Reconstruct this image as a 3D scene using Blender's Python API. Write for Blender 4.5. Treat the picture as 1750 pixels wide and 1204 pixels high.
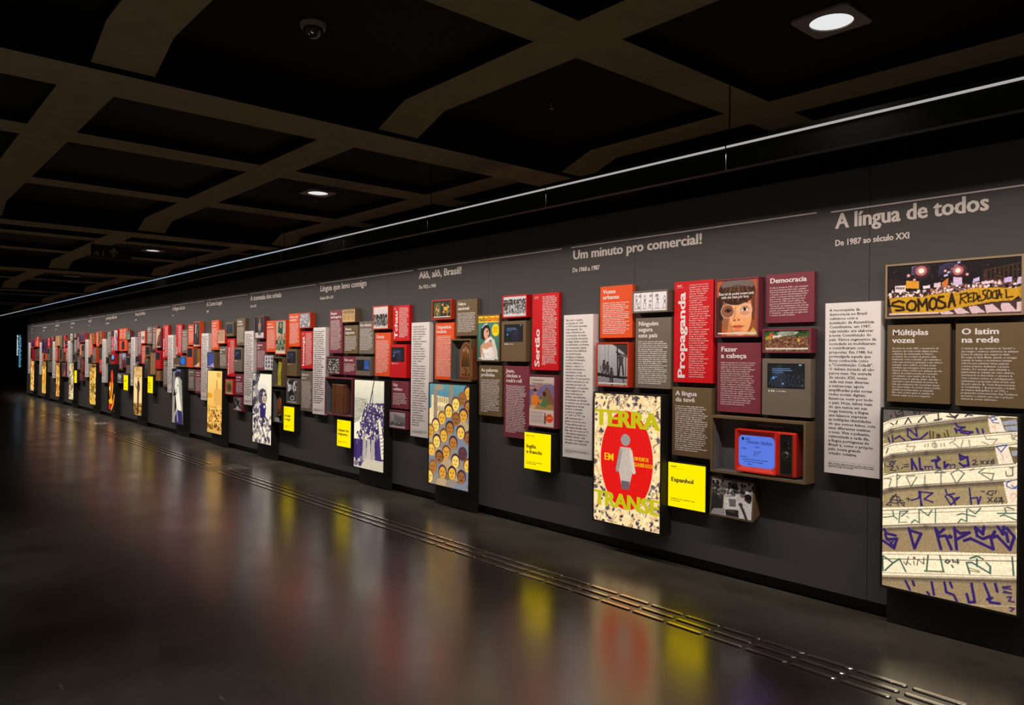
import bpy, bmesh, math, random
import numpy as np
from mathutils import Matrix, Vector
for o in list(bpy.data.objects): bpy.data.objects.remove(o)
sc = bpy.context.scene
C = sc.collection
# ------------------------------------------------------------------ camera, world, light, exposure
cam_d = bpy.data.cameras.new('camera')
cam_d.sensor_width = 36.0; cam_d.sensor_fit = 'HORIZONTAL'
cam_d.lens = 1300.52 / 1750 * 36.0
cam_d.clip_start = 0.05; cam_d.clip_end = 200
cam = bpy.data.objects.new('camera', cam_d); C.objects.link(cam)
YAW, PIT, ROL = math.radians(49.1537), math.radians(0.3249), math.radians(0.6171)
fwd = Vector((-math.sin(YAW)*math.cos(PIT), math.cos(YAW)*math.cos(PIT), math.sin(PIT)))
rgt = Vector((math.cos(YAW), math.sin(YAW), 0)); upv = rgt.cross(fwd)
r2 = rgt*math.cos(ROL) + upv*math.sin(ROL); u2 = -rgt*math.sin(ROL) + upv*math.cos(ROL)
cam.matrix_world = Matrix(((r2.x, u2.x, -fwd.x, 0), (r2.y, u2.y, -fwd.y, 0), (r2.z, u2.z, -fwd.z, 1.6), (0, 0, 0, 1)))
sc.camera = cam
sc.view_settings.view_transform = 'Standard'; sc.view_settings.look = 'None'
sc.view_settings.gamma = 1.0; sc.view_settings.use_curve_mapping = False
sc.view_settings.exposure = 0.0
# the hall is open behind and beside the camera: a very dim warm room light comes from there
world = bpy.data.worlds.new('dim_hall'); sc.world = world; world.use_nodes = True
bg = world.node_tree.nodes['Background']
bg.inputs[0].default_value = (1.0, 0.80, 0.56, 1); bg.inputs[1].default_value = 0.045
# long linear wall washer under the ceiling rail
D = 4.85                      # wall plane
def washer(x0, x1, power):
    # a strip facing down inside the suspended rail: its wall-side lip cuts the light off just above the headings
    l = bpy.data.lights.new('wall_washer', 'AREA'); l.shape = 'RECTANGLE'
    l.size = x1-x0; l.size_y = 0.03; l.energy = power*(x1-x0); l.color = (1.0, 0.90, 0.83)
    o = bpy.data.objects.new('wall_washer', l); C.objects.link(o)
    o.location = ((x0+x1)/2, 3.80, 2.777)
    return o
washer(-33.2, 2.0, 16.0)
def downlight(x, y, z, power):
    l = bpy.data.lights.new('ceiling_lamp', 'AREA'); l.shape = 'DISK'; l.size = 0.16
    l.energy = power; l.color = (1.0, 0.97, 0.92); l.spread = math.radians(92)
    o = bpy.data.objects.new('ceiling_lamp', l); C.objects.link(o); o.location = (x, y, z)
    return o
LAMPS = [(-1.81, 3.62), (-7.25, 3.60), (-13.2, 3.66)]
for x, y in LAMPS: downlight(x, y, 3.248, 1.0)
for x, y in ((-1.81, .21), (-1.81, -1.48), (-7.25, -1.48), (-13.2, -1.48), (-19.0, -1.48)): downlight(x, y, 3.248, 50.0)   # matching lamps over and behind the camera

# ------------------------------------------------------------------ helpers
def lin(c):
    c = np.asarray(c, float)/255.0
    return np.where(c <= 0.04045, c/12.92, ((c+0.055)/1.055)**2.4)
def L3(c, k=1.0):
    a = lin(c)*k
    return (float(a[0]), float(a[1]), float(a[2]), 1.0)
MATS = {}
def mat(name, col, rough=0.5, metal=0.0, spec=0.5, noise=0.06, scale=60.0, bump=0.0, emit=None, es=0.0):
    if name in MATS: return MATS[name]
    m = bpy.data.materials.new(name); m.use_nodes = True
    nt = m.node_tree; b = nt.nodes['Principled BSDF']
    b.inputs['Roughness'].default_value = rough; b.inputs['Metallic'].default_value = metal
    b.inputs['Specular IOR Level'].default_value = spec
    tc = nt.nodes.new('ShaderNodeTexCoord'); nz = nt.nodes.new('ShaderNodeTexNoise')
    nz.inputs['Scale'].default_value = scale; nz.inputs['Detail'].default_value = 3
    nt.links.new(tc.outputs['Object'], nz.inputs['Vector'])
    mx = nt.nodes.new('ShaderNodeMix'); mx.data_type = 'RGBA'
    c = np.array(col[:3])
    mx.inputs[6].default_value = (*(c*(1-noise)), 1); mx.inputs[7].default_value = (*(c*(1+noise)), 1)
    nt.links.new(nz.outputs['Fac'], mx.inputs[0]); nt.links.new(mx.outputs[2], b.inputs['Base Color'])
    if bump:
        bp = nt.nodes.new('ShaderNodeBump'); bp.inputs['Strength'].default_value = bump; bp.inputs['Distance'].default_value = 0.002
        nt.links.new(nz.outputs['Fac'], bp.inputs['Height']); nt.links.new(bp.outputs['Normal'], b.inputs['Normal'])
    if emit is not None:
        b.inputs['Emission Color'].default_value = emit; b.inputs['Emission Strength'].default_value = es
    MATS[name] = m; return m
def emis(name, col, s):
    if name in MATS: return MATS[name]
    m = bpy.data.materials.new(name); m.use_nodes = True; nt = m.node_tree
    nt.nodes.remove(nt.nodes['Principled BSDF'])
    e = nt.nodes.new('ShaderNodeEmission'); e.inputs[0].default_value = col; e.inputs[1].default_value = s
    nt.links.new(e.outputs[0], nt.nodes['Material Output'].inputs[0])
    m.cycles.emission_sampling = 'NONE'
    MATS[name] = m; return m
def print_mat():
    if 'print' in MATS: return MATS['print']
    m = bpy.data.materials.new('print'); m.use_nodes = True; nt = m.node_tree; b = nt.nodes['Principled BSDF']
    a = nt.nodes.new('ShaderNodeAttribute'); a.attribute_name = 'Col'
    nt.links.new(a.outputs['Color'], b.inputs['Base Color']); b.inputs['Roughness'].default_value = 0.45
    b.inputs['Specular IOR Level'].default_value = 0.2
    MATS['print'] = m; return m
def backlit_mat(s):
    k = 'backlit_%.2f' % s
    if k in MATS: return MATS[k]
    m = bpy.data.materials.new(k); m.use_nodes = True; nt = m.node_tree
    b = nt.nodes['Principled BSDF']; b.inputs['Base Color'].default_value = (0.02, 0.02, 0.02, 1); b.inputs['Roughness'].default_value = 0.3
    b.inputs['Specular IOR Level'].default_value = 0.2
    a = nt.nodes.new('ShaderNodeAttribute'); a.attribute_name = 'Col'
    nt.links.new(a.outputs['Color'], b.inputs['Emission Color']); b.inputs['Emission Strength'].default_value = s
    m.cycles.emission_sampling = 'NONE'
    MATS[k] = m; return m
def mesh(name, v, f, m=None, parent=None, loc=None, smooth=False):
    me = bpy.data.meshes.new(name); me.from_pydata([tuple(p) for p in v], [], f); me.update()
    if smooth: me.polygons.foreach_set('use_smooth', [True]*len(me.polygons))
    return link(name, me, m, parent, loc)
def link(name, me, m=None, parent=None, loc=None):
    o = bpy.data.objects.new(name, me); C.objects.link(o)
    if m is not None and len(me.materials) == 0: me.materials.append(m)
    if parent is not None: o.parent = parent
    if loc is not None: o.location = loc
    return o
def bmo(name, bm, m, parent=None, loc=None, smooth=False):
    me = bpy.data.meshes.new(name); bm.to_mesh(me); bm.free()
    if smooth: me.polygons.foreach_set('use_smooth', [True]*len(me.polygons))
    return link(name, me, m, parent, loc)
def boxv(x0, x1, y0, y1, z0, z1):
    v = [(x0,y0,z0),(x1,y0,z0),(x1,y1,z0),(x0,y1,z0),(x0,y0,z1),(x1,y0,z1),(x1,y1,z1),(x0,y1,z1)]
    f = [(0,3,2,1),(4,5,6,7),(0,1,5,4),(1,2,6,5),(2,3,7,6),(3,0,4,7)]
    return v, f
def joinvf(parts):
    V, F = [], []
    for v, f in parts:
        n = len(V); V += list(v); F += [tuple(i+n for i in q) for q in f]
    return V, F
def bbox_bm(bm, x0, x1, y0, y1, z0, z1, bev=0.0, seg=2):
    v, f = boxv(x0, x1, y0, y1, z0, z1)
    vs = [bm.verts.new(p) for p in v]; fs = [bm.faces.new([vs[i] for i in q]) for q in f]
    if bev:
        es = list({e for q in fs for e in q.edges})
        bmesh.ops.bevel(bm, geom=es, offset=bev, segments=seg, affect='EDGES', profile=0.5)
    return bm
def tag(o, label, cat, group=None):
    o['label'] = label; o['category'] = cat
    if group: o['group'] = group
    return o
def empty(name, loc, label=None, cat=None, group=None):
    o = bpy.data.objects.new(name, None); C.objects.link(o); o.location = loc; o.empty_display_size = 0.1
    if label: tag(o, label, cat, group)
    return o
def structure(o): o['kind'] = 'structure'; return o
def tube(bm, pts, r, n=8):
    pts = [Vector(p) for p in pts]; rings = []
    for i, p in enumerate(pts):
        d = (pts[min(i+1, len(pts)-1)]-pts[max(i-1, 0)]).normalized()
        a = d.orthogonal().normalized(); b = d.cross(a)
        rings.append([bm.verts.new(p+(a*math.cos(t)+b*math.sin(t))*r) for t in [2*math.pi*k/n for k in range(n)]])
    for A, B in zip(rings, rings[1:]):
        for k in range(n): bm.faces.new((A[k], A[(k+1) % n], B[(k+1) % n], B[k]))
    bm.faces.new(rings[0][::-1]); bm.faces.new(rings[-1])
    bmesh.ops.recalc_face_normals(bm, faces=bm.faces)
# lettering: flat glyph meshes from the built-in font
_cu = bpy.data.curves.new('lettering', 'FONT'); _to = bpy.data.objects.new('lettering', _cu); C.objects.link(_to)
_cu.fill_mode = 'FRONT'
def glyphs(lines, size, pitch=None, bold=0.0, res=2, fit=None, rot=0.0, sx=None):
    """mesh data of lettering in the x-z plane, first baseline at z=0, facing -y"""
    _cu.body = '\n'.join(lines); _cu.size = size; _cu.offset = min(bold, .012)*size; _cu.resolution_u = res
    _cu.space_line = (pitch or size*1.1)/size
    dg = bpy.context.evaluated_depsgraph_get()
    me = bpy.data.meshes.new_from_object(_to.evaluated_get(dg))
    n = len(me.vertices); co = np.empty(n*3); me.vertices.foreach_get('co', co); co = co.reshape(-1, 3)
    if n == 0: return me
    k = 1.0
    if fit: k = fit/max(co[:, 0].max(), 1e-6)
    if sx: k = sx
    x = co[:, 0]*k; z = co[:, 1]
    ex = bold-.012; lay = None
    if ex > .002:      # heavier strokes: the outline laid twice more, a little to either side
        nb = me.copy(); bm = bmesh.new()
        for dx, dz in ((0, 0), (-ex*1.3*size, 0), (ex*1.3*size, 0)):
            n0 = len(bm.verts); bm.from_mesh(nb); bm.verts.ensure_lookup_table()
            for i in range(n0, len(bm.verts)): bm.verts[i].co.x += dx
        bm.to_mesh(me); bm.free(); bpy.data.meshes.remove(nb)
        lay = np.repeat([0, .0002, .0004], n); n = len(me.vertices); co = np.empty(n*3); me.vertices.foreach_get('co', co); co = co.reshape(-1, 3); x = co[:, 0]*k; z = co[:, 1]
    if rot:
        c, s = math.cos(rot), math.sin(rot); x, z = x*c-z*s, x*s+z*c
    co2 = np.stack([x, lay if lay is not None else np.zeros(n), z], 1)
    me.vertices.foreach_set('co', co2.ravel()); me.update()
    me.materials.clear()
    return me
def text(name, lines, size, m, parent, loc, **k):
    if isinstance(lines, str): lines = lines.split('\n')
    me = glyphs(lines, size, **k); me.name = name
    return link(name, me, m, parent, loc)
def letter_rows(rng, w, n, pitch, full=True, ragged=0.75, cw=0.44):
    """illegibly small copy: rows of letter-sized marks grouped into words"""
    V, F = [], []
    xh = pitch*(0.37 if full else 0.30)
    for r in range(n):
        z = -r*pitch; x = 0.0
        end = w*(ragged+(1-ragged)*rng.random()) if r < n-1 else w*rng.uniform(0.2, 0.8)
        while x < end:
            for _ in range(rng.choice((1, 2, 3, 4, 5, 6, 7, 8, 9)) if full else 1):
                lw = pitch*cw*rng.choice((0.55, 0.8, 0.8, 0.9)) if full else pitch*rng.uniform(1.2, 4.2)
                if x+lw > w: break
                h = xh*(1.5 if rng.random() < 0.25 else 1.0); lo = -xh*0.4 if rng.random() < 0.08 else 0
                i = len(V); V += [(x, 0, z+lo), (x+lw*0.78, 0, z+lo), (x+lw*0.78, 0, z+h), (x, 0, z+h)]
                F.append((i, i+1, i+2, i+3)); x += lw
            x += pitch*(0.30 if full else 0.16)
            if x > end: break
    return V, F
def rows(name, seed, w, n, pitch, m, parent, loc, **k):
    v, f = letter_rows(random.Random(seed), w, n, pitch, **k)
    return mesh(name, v, f, m, parent, loc)
# ------------------------------------------------------------------ small painter for the flat prints (colours go to a mesh attribute)
class Cv:
    def __init__(s, w, h, bg=(128, 128, 128), seed=1):
        s.w, s.h = int(w), int(h); s.a = np.empty((s.h, s.w, 3)); s.a[:] = bg
        s.r = np.random.RandomState(seed); s.q = None
        s.Y, s.X = np.mgrid[0:s.h, 0:s.w]
    def src(s, tl, tr, br, bl): s.q = (tl, tr, br, bl)
    def P(s, p):
        if s.q is None: return p[0]*(s.w-1), p[1]*(s.h-1)
        tl, tr, br, bl = s.q; xl = (tl[0]+bl[0])/2; xr = (tr[0]+br[0])/2
        t = (p[0]-xl)/(xr-xl); yt = tl[1]+t*(tr[1]-tl[1]); yb = bl[1]+t*(br[1]-bl[1])
        hl = bl[1]-tl[1]; hr = br[1]-tr[1]; u = t*hr/(t*hr+(1-t)*hl)
        return u*(s.w-1), (p[1]-yt)/(yb-yt)*(s.h-1)
    def put(s, x0, x1, y0, y1, fn, col, al=1.0):
        x0 = max(int(x0), 0); x1 = min(int(x1)+2, s.w); y0 = max(int(y0), 0); y1 = min(int(y1)+2, s.h)
        if x0 >= x1 or y0 >= y1: return
        k = np.clip(fn(s.X[y0:y1, x0:x1], s.Y[y0:y1, x0:x1]), 0, 1)[..., None]*al
        s.a[y0:y1, x0:x1] = s.a[y0:y1, x0:x1]*(1-k)+np.array(col)*k
    def e(s, cx, cy, rx, ry, col, rot=0.0, al=1.0):
        x, y = s.P((cx, cy)); rx *= s.w; ry *= s.h; m = max(rx, ry)+1; c, n = math.cos(rot), math.sin(rot)
        rx = max(rx, .5); ry = max(ry, .5)
        def f(X, Y):
            u = ((X-x)*c+(Y-y)*n)/rx; v = (-(X-x)*n+(Y-y)*c)/ry; d = np.sqrt(u*u+v*v)
            return (1-d)*min(rx, ry)+0.5
        s.put(x-m, x+m, y-m, y+m, f, col, al)
    def p(s, pts, col, al=1.0):
        q = [s.P(a) for a in pts]; xs = [a[0] for a in q]; ys = [a[1] for a in q]
        def f(X, Y):
            ins = np.zeros(X.shape, bool)
            for (xa, ya), (xb, yb) in zip(q, q[1:]+q[:1]):
                if ya == yb: continue
                ins ^= ((ya > Y) != (yb > Y)) & (X < (xb-xa)*(Y-ya)/(yb-ya)+xa)
            return ins.astype(float)
        s.put(min(xs), max(xs), min(ys), max(ys), f, col, al)
    def l(s, pts, w, col, al=1.0):
        q = [s.P(a) for a in pts]; r = w*s.w/2
        for (xa, ya), (xb, yb) in zip(q, q[1:]):
            dx, dy = xb-xa, yb-ya; dd = dx*dx+dy*dy+1e-9
            def f(X, Y):
                t = np.clip(((X-xa)*dx+(Y-ya)*dy)/dd, 0, 1)
                return r+0.5-np.hypot(X-xa-t*dx, Y-ya-t*dy)
            s.put(min(xa, xb)-r-1, max(xa, xb)+r+1, min(ya, yb)-r-1, max(ya, yb)+r+1, f, col, al)
    def g(s, c0, c1, y0=0.0, y1=1.0):
        t = np.clip((s.Y/(s.h-1)-y0)/(y1-y0), 0, 1)[..., None]; s.a[:] = np.array(c0)*(1-t)+np.array(c1)*t
    def n(s, amp, cell=1):
        z = s.r.rand(s.h//cell+2, s.w//cell+2); z = np.kron(z, np.ones((cell, cell)))[:s.h, :s.w]
        s.a = np.clip(s.a*(1+(z[..., None]-0.5)*2*amp), 0, 255)
    def sp(s, x0, y0, x1, y1, n, rx, ry, cols, rot=0.0):
        for _ in range(n):
            c = cols[s.r.randint(len(cols))]
            s.e(x0+(x1-x0)*s.r.rand(), y0+(y1-y0)*s.r.rand(), rx*(0.6+0.8*s.r.rand()), ry*(0.6+0.8*s.r.rand()), c, rot and s.r.uniform(-rot, rot))
    def crowd(s, x0, y0, x1, y1, rows_, cols_, skins, clothes, k=1.0):
        for j in range(rows_):
            t = j/max(rows_-1, 1); y = y0+(y1-y0)*t
            for i in range(cols_):
                x = x0+(x1-x0)*(i+0.5*(j % 2)+s.r.uniform(-.3, .3))/cols_; yj = y+s.r.uniform(-.25, .25)*(y1-y0)/max(rows_, 2)
                w = 0.36*(x1-x0)/cols_*k; h = w*s.w/s.h
                s.e(x, yj+h*2.6, w*1.5, h*2.3, clothes[s.r.randint(len(clothes))])
                s.e(x, yj, w*0.8, h, skins[s.r.randint(len(skins))])
                s.e(x, yj-h*0.55, w*0.85, h*0.6, (25, 20, 18))
    def face(s, cx, cy, rx, ry, skin, hair, shoulder=None, beard=False, cap=None):
        if shoulder is not None: s.e(cx, cy+ry*2.0, rx*1.7, ry*1.1, shoulder)
        s.e(cx, cy-ry*.12, rx*1.14, ry*1.06, hair); s.e(cx, cy+ry*.08, rx*.92, ry*.92, skin)
        dk = tuple(v*.45 for v in skin)
        for sg in (-1, 1):
            s.e(cx+sg*rx*.38, cy-ry*.02, rx*.16, ry*.06, dk); s.l([(cx+sg*rx*.2, cy-ry*.16), (cx+sg*rx*.56, cy-ry*.18)], .006, dk)
        s.l([(cx, cy), (cx+rx*.06, cy+ry*.3)], .008, tuple(v*.7 for v in skin)); s.l([(cx-rx*.25, cy+ry*.52), (cx+rx*.25, cy+ry*.52)], .01, dk)
        if beard: s.e(cx, cy+ry*.42, rx*.35, ry*.06, hair)
        if cap: s.e(cx, cy-ry*.62, rx*1.1, ry*.5, cap)
    def build(s, name, w, h, parent, loc, m, k=1.0):
        """grid of w x h metres facing -y, top-left of the print at (0, h)"""
        a = lin(np.clip(s.a, 0, 255))*k
        xs = np.linspace(0, w, s.w); zs = np.linspace(h, 0, s.h)
        co = np.zeros((s.h, s.w, 3)); co[..., 0] = xs[None]; co[..., 2] = zs[:, None]
        idx = np.arange(s.h*s.w).reshape(s.h, s.w)
        q = np.stack([idx[1:, :-1], idx[1:, 1:], idx[:-1, 1:], idx[:-1, :-1]], -1).reshape(-1, 4)
        me = bpy.data.meshes.new(name); me.vertices.add(s.h*s.w); me.vertices.foreach_set('co', co.ravel())
        me.loops.add(q.size); me.loops.foreach_set('vertex_index', q.ravel().astype(np.int32))
        me.polygons.add(len(q)); me.polygons.foreach_set('loop_start', (np.arange(len(q))*4).astype(np.int32))
        me.update(calc_edges=True)
        at = me.attributes.new('Col', 'FLOAT_COLOR', 'POINT')
        at.data.foreach_set('color', np.concatenate([a.reshape(-1, 3), np.ones((s.h*s.w, 1))], 1).ravel().astype(np.float32))
        return link(name, me, m, parent, loc)
# ------------------------------------------------------------------ the setting
def floor_mat():
    m = bpy.data.materials.new('polished_concrete'); m.use_nodes = True; nt = m.node_tree; b = nt.nodes['Principled BSDF']
    N = nt.nodes.new; lk = nt.links.new
    tc = N('ShaderNodeTexCoord'); n1 = N('ShaderNodeTexNoise'); n1.inputs['Scale'].default_value = 1.6; n1.inputs['Detail'].default_value = 8; n1.inputs['Roughness'].default_value = 0.62
    n2 = N('ShaderNodeTexNoise'); n2.inputs['Scale'].default_value = 45; n2.inputs['Detail'].default_value = 4
    lk(tc.outputs['Object'], n1.inputs['Vector']); lk(tc.outputs['Object'], n2.inputs['Vector'])
    cr = N('ShaderNodeValToRGB'); cr.color_ramp.elements[0].position = 0.3; cr.color_ramp.elements[1].position = 0.72
    cr.color_ramp.elements[0].color = (0.056, 0.047, 0.033, 1); cr.color_ramp.elements[1].color = (0.125, 0.108, 0.082, 1)
    lk(n1.outputs['Fac'], cr.inputs['Fac'])
    mx = N('ShaderNodeMix'); mx.data_type = 'RGBA'; mx.blend_type = 'MULTIPLY'; mx.inputs[0].default_value = 0.55
    lk(cr.outputs['Color'], mx.inputs[6]); lk(n2.outputs['Color'], mx.inputs[7])
    # fine scratches: stretched noise thresholded
    mp = N('ShaderNodeMapping'); mp.inputs['Scale'].default_value = (1.2, 9.0, 1); mp.inputs['Rotation'].default_value = (0, 0, 0.55)
    n3 = N('ShaderNodeTexNoise'); n3.inputs['Scale'].default_value = 2.2; n3.inputs['Detail'].default_value = 2
    lk(tc.outputs['Object'], mp.inputs['Vector']); lk(mp.outputs['Vector'], n3.inputs['Vector'])
    c3 = N('ShaderNodeValToRGB'); e = c3.color_ramp.elements; e[0].position = 0.70; e[0].color = (0, 0, 0, 1); e[1].position = 0.78; e[1].color = (1, 1, 1, 1)
    lk(n3.outputs['Fac'], c3.inputs['Fac'])
    m2 = N('ShaderNodeMix'); m2.data_type = 'RGBA'; lk(c3.outputs['Color'], m2.inputs[0]); lk(mx.outputs[2], m2.inputs[6]); m2.inputs[7].default_value = (0.15, 0.135, 0.11, 1)
    lk(m2.outputs[2], b.inputs['Base Color'])
    mr = N('ShaderNodeMapRange'); mr.inputs['To Min'].default_value = 0.13; mr.inputs['To Max'].default_value = 0.33
    lk(n1.outputs['Fac'], mr.inputs['Value']); lk(mr.outputs['Result'], b.inputs['Roughness'])
    b.inputs['IOR'].default_value = 3.2
    bp = N('ShaderNodeBump'); bp.inputs['Strength'].default_value = 0.06; bp.inputs['Distance'].default_value = 0.004
    lk(n1.outputs['Fac'], bp.inputs['Height']); lk(bp.outputs['Normal'], b.inputs['Normal'])
    return m
WALL = mat('wall_grey', (0.070, 0.064, 0.060), 0.7, noise=0.10, scale=180, bump=0.05, spec=0.15)
BLACK = mat('matt_black', (0.008, 0.0075, 0.007), 0.6, noise=0.2, spec=0.2)
COFFER = mat('coffer_black', (0.0045, 0.003, 0.0022), 0.8, noise=0.2, spec=0.1)
CONC = mat('ceiling_beam', (.135, .104, .052), 0.8, noise=0.18, scale=9, spec=0.1)
LET = mat('wall_lettering', (0.66, 0.56, 0.51), 0.6, noise=0.03, spec=0.1)
fl = mesh('floor', *boxv(-44, 6, -6, 5.7, -0.1, 0.0), floor_mat()); structure(fl)
wall = mesh('wall_right', *boxv(-33.05, 3.5, 4.865, 4.97, 0.09, 2.83), BLACK); structure(wall)
k = 0
xr = 3.5
edges = [3.5] + [-0.25-1.913*i for i in range(0, 18)] + [-33.05]
for a, b_ in zip(edges, edges[1:]):
    mesh('panel', *boxv(b_+0.0015, a-0.0015, 4.85, 4.865, 0.09, 2.83), WALL, wall)
structure(mesh('baseboard_right', *boxv(-33.0, 3.5, 4.90, 4.97, 0.0, 0.09), BLACK))
structure(mesh('wall_rear', *boxv(-44, 6, 5.6, 5.7, 0.0, 3.5), COFFER))
structure(mesh('wall_far', *boxv(-37.4, -37.3, -6, 5.6, 0.0, 3.5), COFFER))
# headings, dates and rules printed on the wall
HEAD = {14: ('A língua de todos', -2.383, -1.497, 2.461, 0.100, 'De 1987 ao século XXI', -2.388, -1.925, 2.347),
 13: ('Um minuto pro comercial!', -4.791, -3.426, 2.474, 0.082, 'De 1960 a 1987', -4.793, -4.468, 2.36),
 12: ('Alô, alô, Brasil!', -7.237, -6.443, 2.475, 0.080, 'De 1922 a 1960', -7.237, -6.907, 2.36),
 11: ('Língua que levo comigo', -9.661, -8.412, 2.471, 0.081, 'Séculos XIX e XX', -9.664, -9.279, 2.358),
 10: ('A travessia dos orixás', -12.10, -10.928, 2.462, 0.08, 'Século XIX', -12.10, -11.861, 2.352),
 9: ('A Corte é aqui', -14.128, -13.375, 2.459, 0.078, None, -14.123, -14.014, 2.348),
 8: ('A língua da Lei', -16.09, -15.339, 2.457, 0.078, None, -16.085, -16.007, 2.340),
 7: ('Vozes da África', -18.79, -17.997, 2.442, 0.078, None, -18.807, -18.316, 2.334),
 6: (None, -21.453, -19.945, 2.436, 0.08, None, -21.447, -21.096, 2.319),
 5: (None, -23.346, -22.711, 2.421, 0.08, None, -23.339, -23.251, 2.311),
 4: (None, -25.62, -24.298, 2.415, 0.075, None, -25.626, -25.251, 2.31),
 3: (None, -27.886, -26.48, 2.409, 0.075, None, -27.878, -27.459, 2.30),
 2: (None, -30.051, -29.326, 2.396, 0.065, None, -30.043, -29.703, 2.295),
 1: (None, -32.207, -31.697, 2.39, 0.065, None, -32.228, -31.707, 2.282)}
RULE = {14: (-2.417, 1.2, 2.573), 13: (-4.815, -2.514, 2.583), 12: (-7.267, -4.935, 2.584), 11: (-9.687, -7.362, 2.580), 10: (-12.133, -9.791, 2.575), 9: (-14.154, -12.233, 2.570),
 8: (-16.141, -14.25, 2.563), 7: (-18.817, -16.225, 2.549), 6: (-21.459, -18.904, 2.541), 5: (-23.386, -21.56, 2.531), 4: (-25.64, -23.49, 2.52), 3: (-27.9, -25.72, 2.513), 2: (-30.07, -27.98, 2.507), 1: (-32.239, -30.15, 2.502)}
YW = 4.8492
for s_, (h, x0, x1, zb, cap, d, dx0, dx1, dz) in HEAD.items():
    if h: text('heading', h, cap/0.72, LET, wall, (x0, YW, zb), bold=0.03, fit=x1-x0)
    else: rows('heading', s_, x1-x0, 1, cap*1.75, LET, wall, (x0, YW, zb), ragged=1.0, cw=0.34)
    if d: text('date', d, 0.056, LET, wall, (dx0, YW, dz), bold=0.03, fit=dx1-dx0)
    else: rows('date', s_+50, dx1-dx0, 1, 0.075, LET, wall, (dx0, YW, dz), ragged=1.0, cw=0.34)
    a, b_, z = RULE[s_]
    mesh('rule', [(a, YW, z-.0045), (b_, YW, z-.0045), (b_, YW, z+.0045), (a, YW, z+.0045)], [(0, 1, 2, 3)], LET, wall)
for a, b_, z in ((-32.2, -31.66, 2.56), (-27.86, -27.25, 2.565), (-23.32, -22.72, 2.59)):
    rows('heading_note', int(a*10), b_-a, 1, 0.06, LET, wall, (a, YW, z), ragged=1.0, cw=0.34)
# ceiling: waffle of ribs, deeper girders with haunches, black coffer panels
ceil = structure(mesh('ceiling', *boxv(-44, 6, -6, 5.6, 3.42, 3.5), COFFER))
GX = [1.05-5.62*i for i in range(0, 8)]
RX = [x for g in GX for x in (g-1.873, g-3.747)]
BY = [4.435-1.69*i for i in range(0, 7)]
def soffit(o, zmax=-.3):
    # soffits show the concrete, everything above them is painted black
    o.data.materials.append(COFFER)
    for p in o.data.polygons: p.material_index = 0 if p.normal.z < zmax else 1
for g in GX: soffit(mesh('girder', *boxv(g-.20, g+.20, -6, 5.595, 3.057, 3.42), CONC, ceil))
for x in RX: soffit(mesh('rib', *boxv(x-.16, x+.16, -6, 5.595, 3.201, 3.42), CONC, ceil))
for y in BY:
    prof = [(6, 3.2)]
    for g in GX: prof += [(g+.52, 3.2), (g+.205, 3.088), (g-.205, 3.088), (g-.52, 3.2)]
    prof = [p for p in prof if p[0] <= 6] + [(-44, 3.2)]
    V, F = [], []
    for x, z in prof: V += [(x, y-.155, z), (x, y+.155, z), (x, y+.155, 3.42), (x, y-.155, 3.42)]
    for i in range(len(prof)-1):
        a, b_ = i*4, i*4+4
        F += [(a, a+1, b_+1, b_), (a+1, a+2, b_+2, b_+1), (a+3, a, b_, b_+3)]
    o = mesh('beam', V, F, CONC, ceil); o.data.update(); o.data.materials.append(COFFER)
    for i, p in enumerate(o.data.polygons): p.material_index = 0 if i % 3 == 0 else 1
xs = sorted(GX+RX+[6.4]); ys = sorted(BY+[6.0, -6.2])
cof = {}
for xa, xb in zip(xs, xs[1:]):
    for ya, yb in zip(ys, ys[1:]):
        y0, y1 = max(ya+.15, -6), min(yb-.15, 5.59); x0, x1 = xa+.15, min(xb-.15, 6)
        key = (round(x1-x0, 2), round(y1-y0, 2))
        if key not in cof:
            v, f = boxv(-(x1-x0)/2, (x1-x0)/2, -(y1-y0)/2, (y1-y0)/2, 0, .02)
            me = bpy.data.meshes.new('coffer_panel'); me.from_pydata(v, [], f); me.materials.append(COFFER); cof[key] = me
        link('coffer_panel', cof[key], None, ceil, ((x0+x1)/2, (y0+y1)/2, 3.272))
# recessed ceiling lights
def lens_mat():
    m = bpy.data.materials.new('ribbed_lens'); m.use_nodes = True; nt = m.node_tree; nt.nodes.remove(nt.nodes['Principled BSDF'])
    N = nt.nodes.new; lk = nt.links.new
    tc = N('ShaderNodeTexCoord'); w = N('ShaderNodeTexWave'); w.wave_type = 'RINGS'; w.rings_direction = 'SPHERICAL'; w.inputs['Scale'].default_value = 42
    mp = N('ShaderNodeMapping'); mp.inputs['Location'].default_value = (0.05, 0.10, 0)
    lk(tc.outputs['Object'], mp.inputs['Vector']); lk(mp.outputs['Vector'], w.inputs['Vector'])
    r = N('ShaderNodeMapRange'); r.inputs['To Min'].default_value = 0.62; r.inputs['To Max'].default_value = 0.98; lk(w.outputs['Fac'], r.inputs['Value'])
    e = N('ShaderNodeEmission'); e.inputs[0].default_value = (1, 1, 1, 1); lk(r.outputs['Result'], e.inputs[1]); lk(e.outputs[0], nt.nodes['Material Output'].inputs[0])
    m.cycles.emission_sampling = 'NONE'
    return m
LENS = lens_mat(); PLATE = mat('lamp_plate', (0.16, 0.12, 0.09), 0.5)
LAMPL = ['nearest square recessed ceiling light, large at the top right', 'second recessed ceiling light, above the middle of the wall', 'third recessed ceiling light, small and far down the hall', 'unlit recessed ceiling fitting at the far end of the hall']
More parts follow.
